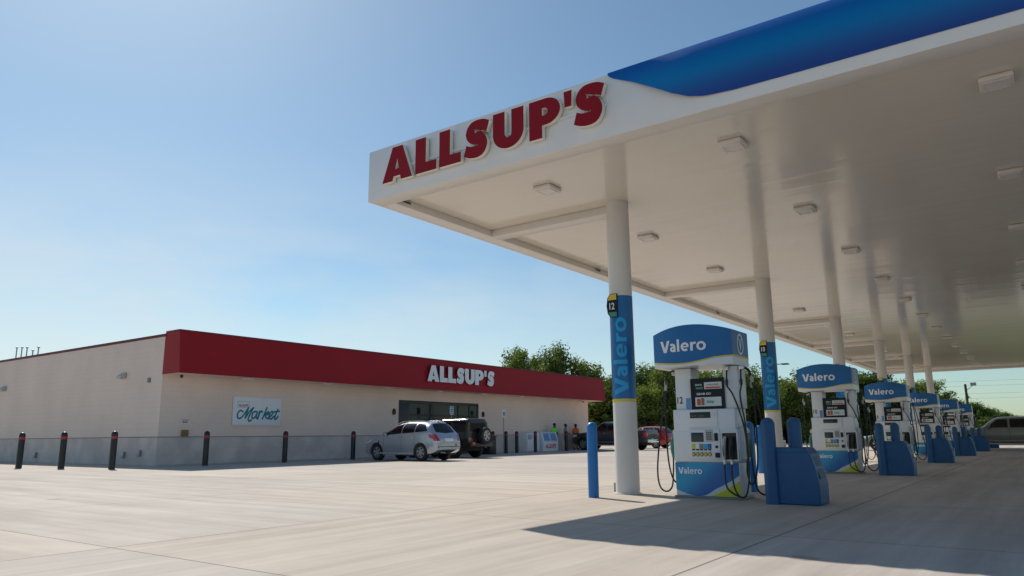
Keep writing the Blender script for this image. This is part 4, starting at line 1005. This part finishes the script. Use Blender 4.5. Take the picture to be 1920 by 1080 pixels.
# charcoal pickup --------------------------------------------------------------
def pickup(loc,rz,paint,label,zs=1.0,name='pickup_truck'):
    Lp=5.8
    top=[(0,.80),(.04,.98),(.15,1.12),(.5,1.18),(1.45,1.27),(1.55,1.30),(1.9,1.58),(2.25,1.82),(2.5,1.89),(3.9,1.91),(4.05,1.87),(4.2,1.55),(4.28,1.38),(4.34,1.33),(5.7,1.33),(5.77,1.31),(5.8,1.1)]
    belt=[(0,.75),(.3,1.05),(1.5,1.18),(4.2,1.22),(4.34,1.28),(5.75,1.28),(5.8,.9)]
    bot=[(0,.52),(.4,.40),(5.2,.44),(5.8,.58)]
    plan=[(0,.74),(.1,.84),(.3,.93),(.7,.98),(5.6,.98),(5.74,.97),(5.8,.95)]
    wins=[([(1.9,1.27),(2.85,1.27)],[(2.12,1.52),(2.4,1.73),(2.85,1.76)]),([(2.95,1.27),(3.95,1.27)],[(2.95,1.765),(3.82,1.76)])]
    rear=[('b',[(-.70,.80),(.70,.80)],[(-.70,1.25),(.70,1.25)],'tailgate',paint),('b',[(-.24,.60),(.10,.60)],[(-.24,.74),(.10,.74)],'number_plate','signwhite'),
          ('b',[(-.93,.80),(-.76,.80)],[(-.93,1.20),(-.76,1.20)],'tail_light','lampred'),('b',[(.76,.80),(.93,.80)],[(.76,1.20),(.93,1.20)],'tail_light','lampred')]
    t,p,_=car(name,label,'pickup truck',loc,rz,paint,Lp,2.0,top,belt,bot,plan,.13,(1.0,4.55),.40,wins,rear,{'mirror':(2.0,1.33),'mirmat':paint},zscale=zs,rimstyle=6,rn=3.8)
    for s in 'lr':
        k=1 if s=='r' else -1
        p([(5.55,.82),(5.78,.82)],[(5.55,1.20),(5.78,1.20)],s,'tail_light','lampred',nu=4,nv=4)
        for du in (1.75,2.9,3.98): p([(du,.55),(du+.014,.55)],[(du,1.25),(du+.014,1.25)],s,'door_gap','under',off=.004,nu=1,nv=8)
        p([(1.62,.52),(4.0,.52)],[(1.62,.56),(4.0,.56)],s,'chrome_strip','chrome',off=.01)
        p([(.06,.86),(.5,.90)],[(.1,1.05),(.5,1.10)],s,'headlight','lampclear',nu=5,nv=3)
        for hu in (2.62,3.72):
            h=MB(); h.tube(smoothpath([(k*.965,-hu,1.13*zs),(k*1.005,-hu-.08,1.13*zs),(k*.965,-hu-.18,1.13*zs)],4),.014,6); h.obj('door_handle','chrome',t)
        MB().tube([(k*.9,-1.6,.36),(k*.97,-2.0,.34),(k*.97,-3.6,.34),(k*.9,-3.9,.36)],.04,8).obj('running_board','metal',t)
    MB().box(-.9,.9,-Lp-.12,-Lp+.02,.50*zs,.70*zs,.03).obj('rear_bumper','chrome',t)
    return t
trk=pickup((45.6,27.25,0),0,'truck','charcoal crew-cab pickup truck parked nose-in at the right end of the shop')
gtr=pickup((49.8,4.75,0),0,'greycar','grey-green pickup truck under the canopy, cut off by the right edge of the photo',.95,'pickup_truck')
# red SUV and the grey saloon
def crossover(loc,rz,paint,label,name,zs):
    L_=4.6
    top=[(0,.70),(.05,.84),(.2,.94),(1.1,1.08),(1.3,1.15),(1.8,1.45),(2.2,1.62),(2.6,1.68),(3.4,1.69),(3.95,1.63),(4.2,1.50),(4.4,1.25),(4.52,1.05),(4.6,.85)]
    belt=[(0,.62),(.3,.86),(1.2,1.0),(4.2,1.12),(4.6,.72)]; bot=[(0,.4),(.3,.25),(4.2,.28),(4.6,.46)]
    plan=[(0,.66),(.08,.78),(.3,.92),(.8,1),(3.8,1),(4.4,.93),(4.6,.82)]
    wins=[([(1.5,1.08),(2.5,1.10)],[(1.75,1.28),(2.05,1.48),(2.5,1.58)]),([(2.6,1.10),(3.4,1.13)],[(2.6,1.59),(3.4,1.58)]),([(3.48,1.14),(4.05,1.18)],[(3.48,1.57),(3.85,1.53)])]
    rear=[('b',[(-.6,1.14),(.6,1.14)],[(-.5,1.56),(.5,1.56)],'rear_window','glass'),('b',[(-.85,.90),(-.45,.92)],[(-.85,1.06),(-.5,1.06)],'tail_light','lampred'),('b',[(.45,.92),(.85,.90)],[(.5,1.06),(.85,1.06)],'tail_light','lampred'),
          ('b',[(-.26,.62),(.26,.62)],[(-.26,.74),(.26,.74)],'number_plate','signwhite')]
    t,p,_=car(name,label,'car',loc,rz,paint,L_,1.85,top,belt,bot,plan,.15,(.9,3.62),.34,wins,rear,{'mirror':(1.68,1.12),'mirmat':paint},zscale=zs,rimstyle=5)
    for s in 'lr':
        for du in (1.4,2.55,3.42): p([(du,.42),(du+.012,.42)],[(du,1.07),(du+.012,1.07)],s,'door_gap','under',off=.004,nu=1,nv=8)
        p([(4.1,.94),(4.5,.90)],[(4.1,1.06),(4.42,1.08)],s,'tail_light','lampred',nu=4,nv=3)
        p([(.1,.70),(.5,.80)],[(.14,.82),(.6,.92)],s,'headlight','lampclear',nu=5,nv=3)
    return t
crossover((51.4,27.2,0),0,'redcar','red sport utility vehicle parked beyond the charcoal pickup, partly hidden by the nearest pump','red_suv',.96)
crossover((47.2,9.0,0),0,'greycar','pale grey car seen between the second and third fuel pumps','grey_car',.86)

# ---------------------------------------------------------------- people
def person(loc,rz,label,shirt,pants,phone=True,cap=False,scale=1.0):
    t=thing('person',loc,label,'person','people waiting by the shop wall',rz)
    def skin(name,pts,edges,rad,m_,sub=2,par=t):
        me=bpy.data.meshes.new(name); me.from_pydata(pts,edges,[]); o=link(name,me,par)
        md=o.modifiers.new('s','SKIN'); me.skin_vertices.new() if not me.skin_vertices else None
        for i,r_ in enumerate(rad): me.skin_vertices[0].data[i].radius=(r_,r_*.9) if not isinstance(r_,tuple) else r_
        me.skin_vertices[0].data[0].use_root=True
        s=o.modifiers.new('u','SUBSURF'); s.levels=sub; s.render_levels=sub
        dg=bpy.context.evaluated_depsgraph_get(); dg.update(); m2=bpy.data.meshes.new_from_object(o.evaluated_get(dg)); o.modifiers.clear(); o.data=m2; m2.materials.clear(); m2.materials.append(M[m_])
        for p in m2.polygons: p.use_smooth=True
        return o
    # facing -y. root at pelvis
    pts=[(0,0,.95),(0,0,1.12),(0,.0,1.30),(0,0,1.46),(0,-.015,1.53),(0,-.03,1.60),(0,-.03,1.69),
         (.19,0,1.42),(.24,.02,1.14),(.10,-.20,1.08),(.04,-.27,1.12),
         (-.19,0,1.42),(-.24,.02,1.14),(-.12,-.20,1.08),(-.03,-.27,1.13),
         (.10,0,.88),(.11,-.02,.50),(.12,.03,.10),(.13,-.10,.045),(-.10,0,.88),(-.12,-.01,.50),(-.14,.04,.10),(-.16,-.09,.045)]
    E=[(0,1),(1,2),(2,3),(3,4),(4,5),(5,6),(3,7),(7,8),(8,9),(9,10),(3,11),(11,12),(12,13),(13,14),(0,15),(15,16),(16,17),(17,18),(0,19),(19,20),(20,21),(21,22)]
    rad=[(.15,.11),(.14,.10),(.16,.11),(.12,.09),.055,(.085,.10),(.085,.10),.06,.047,.036,.03,.06,.047,.036,.03,.095,.065,.05,.04,.095,.065,.05,.04]
    body=skin('body',pts,E,rad,'skin')
    skin('shirt',[(0,0,.85),(0,0,1.12),(0,0,1.30),(0,0,1.485),(.19,0,1.42),(.235,.015,1.20),(-.19,0,1.42),(-.235,.015,1.20)],[(0,1),(1,2),(2,3),(3,4),(4,5),(3,6),(6,7)],[(.19,.15),(.175,.135),(.185,.13),(.085,.075),.085,.075,.085,.075],shirt)
    skin('trousers',[(0,0,.93),(.085,0,.82),(.11,-.02,.50),(.12,.03,.09),(-.085,0,.84),(-.12,-.01,.50),(-.14,.04,.09),(0,0,1.04)],[(0,1),(1,2),(2,3),(0,4),(4,5),(5,6),(0,7)],[(.14,.115),.11,.085,.07,.11,.085,.07,(.15,.115)],pants)
    hm=MB(); hm.lathe((0,-.018,1.655),[(.098,0),(.105,.05),(.09,.10),(.05,.135),(.001,.145)],16); hm.obj('hair','hair',t)
    fm=MB(); fm.box(-.012,.012,-.142,-.115,1.615,1.66,.006); fm.obj('nose','skin',t)
    for s in (-1,1):
        e=MB(); e.lathe((s*.033,-.118,1.665),[(.0001,-.012),(.010,-.006),(.012,0)],8,'y'); e.obj('eye','hair',t)
        e=MB(); e.lathe((s*.093,-.02,1.635),[(.001,-.03),(.014,-.02),(.018,0),(.014,.025),(.001,.03)],8); e.obj('ear','skin',t)
        for k in range(4):
            fx=s*(.035)+.0; hm=MB(); hm.tube([(s*.03,-.275,1.10+.016*k),(s*.005,-.305,1.10+.016*k),(-s*.015,-.30,1.105+.016*k)],[.009,.008,.006],6); hm.obj('finger','skin',t)
        hm=MB(); hm.tube([(s*.03,-.26,1.15),(s*.02,-.29,1.18),(s*.005,-.30,1.19)],[.010,.009,.007],6); hm.obj('thumb','skin',t)
        sh=MB(); y0=-.03; sh.box(s*.145-.05,s*.145+.05,-.19,.09,0,.085,.03); sh.obj('shoe','black',t)
    t.scale=(scale,)*3
    return t
person((42.12,26.95,.03),R(-15),'person in a neon green shirt looking down beside the ice chest','hiviz','jeans')
person((43.6,27.0,.03),R(35),'person in a pale olive shirt and dark trousers against the shop wall','oliveshirt','jeans',scale=.98)
person((44.95,27.0,.03),R(-25),'person in an orange shirt and khaki trousers by the front of the pickup','orange','khaki',scale=.98)

# ---------------------------------------------------------------- lamp posts
t=thing('lamp_post',(59.6,17.1,0),'tall black parking lot lamp post seen between the first two pumps, arm to the right','lamp post','parking lot lamp posts')
MB().cyl((0,0,0),.25,.5,16).obj('concrete_base','walk',t); MB().tube([(0,0,.4),(0,0,6.5)],[.09,.075],10).obj('pole','black',t)
m=MB(); m.tube([(0,0,6.4),(.25,-.35,6.42)],.03,8); m.obj('arm','black',t); MB().box(.1,.75,-.85,-.3,6.38,6.46,.02).obj('lamp_head','black',t)
t=thing('lamp_post',(84.8,6.3,0),'distant dark pole with a small floodlight behind the farthest pump','lamp post','parking lot lamp posts')
MB().tube([(0,0,0),(0,0,5.6)],[.13,.11],10).obj('pole','bark',t); m=MB(); m.tube(smoothpath([(0,0,5.0),(.2,-.3,5.2),(.4,-.6,5.5)],4),.03,8); m.obj('arm','galv',t); MB().box(.2,.55,-.9,-.4,5.45,5.75,.04).obj('lamp_head','lgrey',t)
m=MB()
for z,dz in ((9.5,.8),(8.7,.6),(7.4,.5),(6.6,.4)):
    m.tube([(150,60-20*k,z+dz*((k-4)/4)**2) for k in range(9)],.012,5)
t=thing('power_line',(150,60,0),'thin overhead power lines crossing the low sky on the right','power line')
m.v=[(a-150,b-60,c_) for a,b,c_ in m.v]; m.obj('wires','black',t)
for y in (60,-100): MB().tube([(0,y-60,0),(0,y-60,11)],.16,8).obj('utility_pole','bark',t)

# ---------------------------------------------------------------- trees
def tree_meshes(seed,h,wid,nl,leaf,low=.12):
    r=random.Random(seed); mb=MB(); tips=[]
    lean=(r.uniform(-.3,.3),r.uniform(-.3,.3))
    trunk=[(lean[0]*k/6,lean[1]*k/6,h*.75*k/6) for k in range(7)]
    mb.tube(trunk,[.20-.024*k for k in range(7)],8)
    blobs=[]
    for k in range(16):
        a=r.uniform(0,2*PI); z0=h*r.uniform(.15,.6); z1=min(h*.93,z0+h*r.uniform(.12,.35)); rad=wid*r.uniform(.35,.8)*(1.15-z1/h*.75)
        e=(rad*math.cos(a),rad*math.sin(a),z1); mid=(e[0]*.5,e[1]*.5,z0+(z1-z0)*.6)
        mb.tube([(lean[0]*.4,lean[1]*.4,z0),mid,e],[.075,.05,.02],5); blobs.append((Vector(e),h*r.uniform(.09,.17)))
        for q in range(3):
            e2=(e[0]+r.uniform(-1,1)*.8,e[1]+r.uniform(-1,1)*.8,e[2]+r.uniform(-.3,.9)); mb.tube([mid,e2],[.03,.012],4); blobs.append((Vector(e2),h*r.uniform(.06,.12)))
    for k in range(5): blobs.append((Vector((lean[0]+r.uniform(-.6,.6)*wid*.4,lean[1]+r.uniform(-.6,.6)*wid*.4,h*r.uniform(.78,.93))),h*r.uniform(.07,.11)))
    for k in range(10):
        a=r.uniform(0,2*PI); blobs.append((Vector((wid*.6*math.cos(a),wid*.6*math.sin(a),h*r.uniform(low,.35))),h*r.uniform(.10,.16)))
    tk=mb.mesh('trunk','bark')
    vs=[];fs=[]; tot=sum(b[1]**2 for b in blobs)
    for c_,br in blobs:
        n=int(nl*br*br/tot)
        for _ in range(n):
            d=Vector((r.gauss(0,1),r.gauss(0,1),r.gauss(0,.85))).normalized(); rr=br*(r.random()**.45)*(1+.35*r.gauss(0,.5)); p=c_+d*rr
            if p.z<.05: continue
            nrm=(d+Vector((r.uniform(-1,1),r.uniform(-1,1),r.uniform(-.4,1.2)))).normalized(); u=nrm.orthogonal().normalized(); a=r.uniform(0,2*PI)
            w=nrm.cross(u); u,w=u*math.cos(a)+w*math.sin(a),w*math.cos(a)-u*math.sin(a); s=leaf*r.uniform(.5,1.25)
            o=len(vs); vs+=[p-u*s,p+w*s*.55,p+u*s,p-w*s*.55]; fs.append((o,o+1,o+2,o+3))
    me=bpy.data.meshes.new('crown'); me.from_pydata([tuple(v) for v in vs],[],fs); me.materials.append(M['leaf']); return tk,me
VAR=[tree_meshes(100+k,8,2.6+.25*(k%3),11000,.135) for k in range(6)]
BUSH=[tree_meshes(300+k,3,2.0,3500,.12,low=.05) for k in range(4)]
BUSH[3][1].materials.clear(); BUSH[3][1].materials.append(M['leaf2'])
def plant(name,var,x,y,h,base,w,label,cat,group):
    t=thing(name,(x,y,-.05),label,cat,group,rnd.uniform(0,6.28))
    s=h/base; t.scale=(w,w,s); link('trunk',var[0],t); link('crown',var[1],t); return t
TR=[(73.8,58.6,9.6),(73.8,54.9,10.4),(73.3,52.0,11.9),(79.5,53.9,11.0),(73.9,47.8,10.4),(73.2,45.4,10.9),(75.9,43.6,9.9),(78.3,41.9,8.6),(70.2,38.3,7.1),(74.6,38.6,7.9),(73.7,35.9,8.0),(78.0,36.2,8.6),(73.1,32.4,8.6),(77.7,31.9,8.0),(80.4,30.5,8.0),(73.4,29.4,7.4),(77.4,27.0,8.2),(74.2,24.4,7.2),(80.5,24.1,7.0),(75.2,20.6,6.9),(77.5,18.9,7.7),(81.7,19.4,7.4),(84.1,17.5,7.3),(86.4,16.6,7.6),(86.7,14.8,7.9),(88.9,13.9,7.2),(91.2,12.2,6.8),(91.4,10.5,6.4),(94.5,9.6,5.7),(74,62.5,9.2),(72,41.0,7.0),(71,34.0,6.6),
 (109.7,8.3,5.0),(111.8,7.3,4.4),(119.6,9.9,4.4),(129.8,7.4,4.1),(129.9,5.6,4.0),(131.9,4.5,3.7),(134.9,3.2,3.4),(137,1.8,3.4),(139,.2,3.3),(141,-1.8,3.3)]
back={0:'behind the store roof',1:'in the wood right of the store',2:'in the wood behind the pumps',3:'in the far right tree line'}
cnt={}
for i,(x,y,h) in enumerate(TR):
    k=0 if (y>43.0) else 1 if (y>28 and x<100) else 2 if x<100 else 3
    c_=cnt.get(k,0); cnt[k]=c_+1
    far=x>100
    plant('tree',VAR[i%6],x,y,h,8.0,(1.15 if not far else .95)*(.92+.16*rnd.random()),'%s tree %s, %s'%('tall' if h>9 else 'mid-height' if h>6.5 else 'low',back[k],'number %d counted from the left'%(c_+1) if False else ordn[min(c_,11)]+' from its left end' if c_<12 else 'near the right end'),'tree',('trees '+back[k]))
# understorey shrubs closing the view under the crowns
n_=0
for k in range(46):
    f=k/45; x=69.5+22*max(0,f-.45)/.55+rnd.uniform(-.8,.8); y=64-56*f+rnd.uniform(-.4,.4); h=rnd.uniform(2.6,4.3)
    plant('shrub',BUSH[[0,1,3,2,3][k%5]],x,y,h,3.0,rnd.uniform(1.15,1.45),'leafy shrub at the foot of the wood behind the lot','shrub','shrubs along the edge of the wood')
for k in range(12):
    plant('shrub',BUSH[k%3],104+rnd.uniform(-1,1),14-2.2*k,rnd.uniform(1.8,2.6),3.0,1.3,'low shrub in the verge below the far right tree line','shrub','shrubs below the far tree line')
w_=MB().box(0,60,0,.4,0,2.6) if False else None
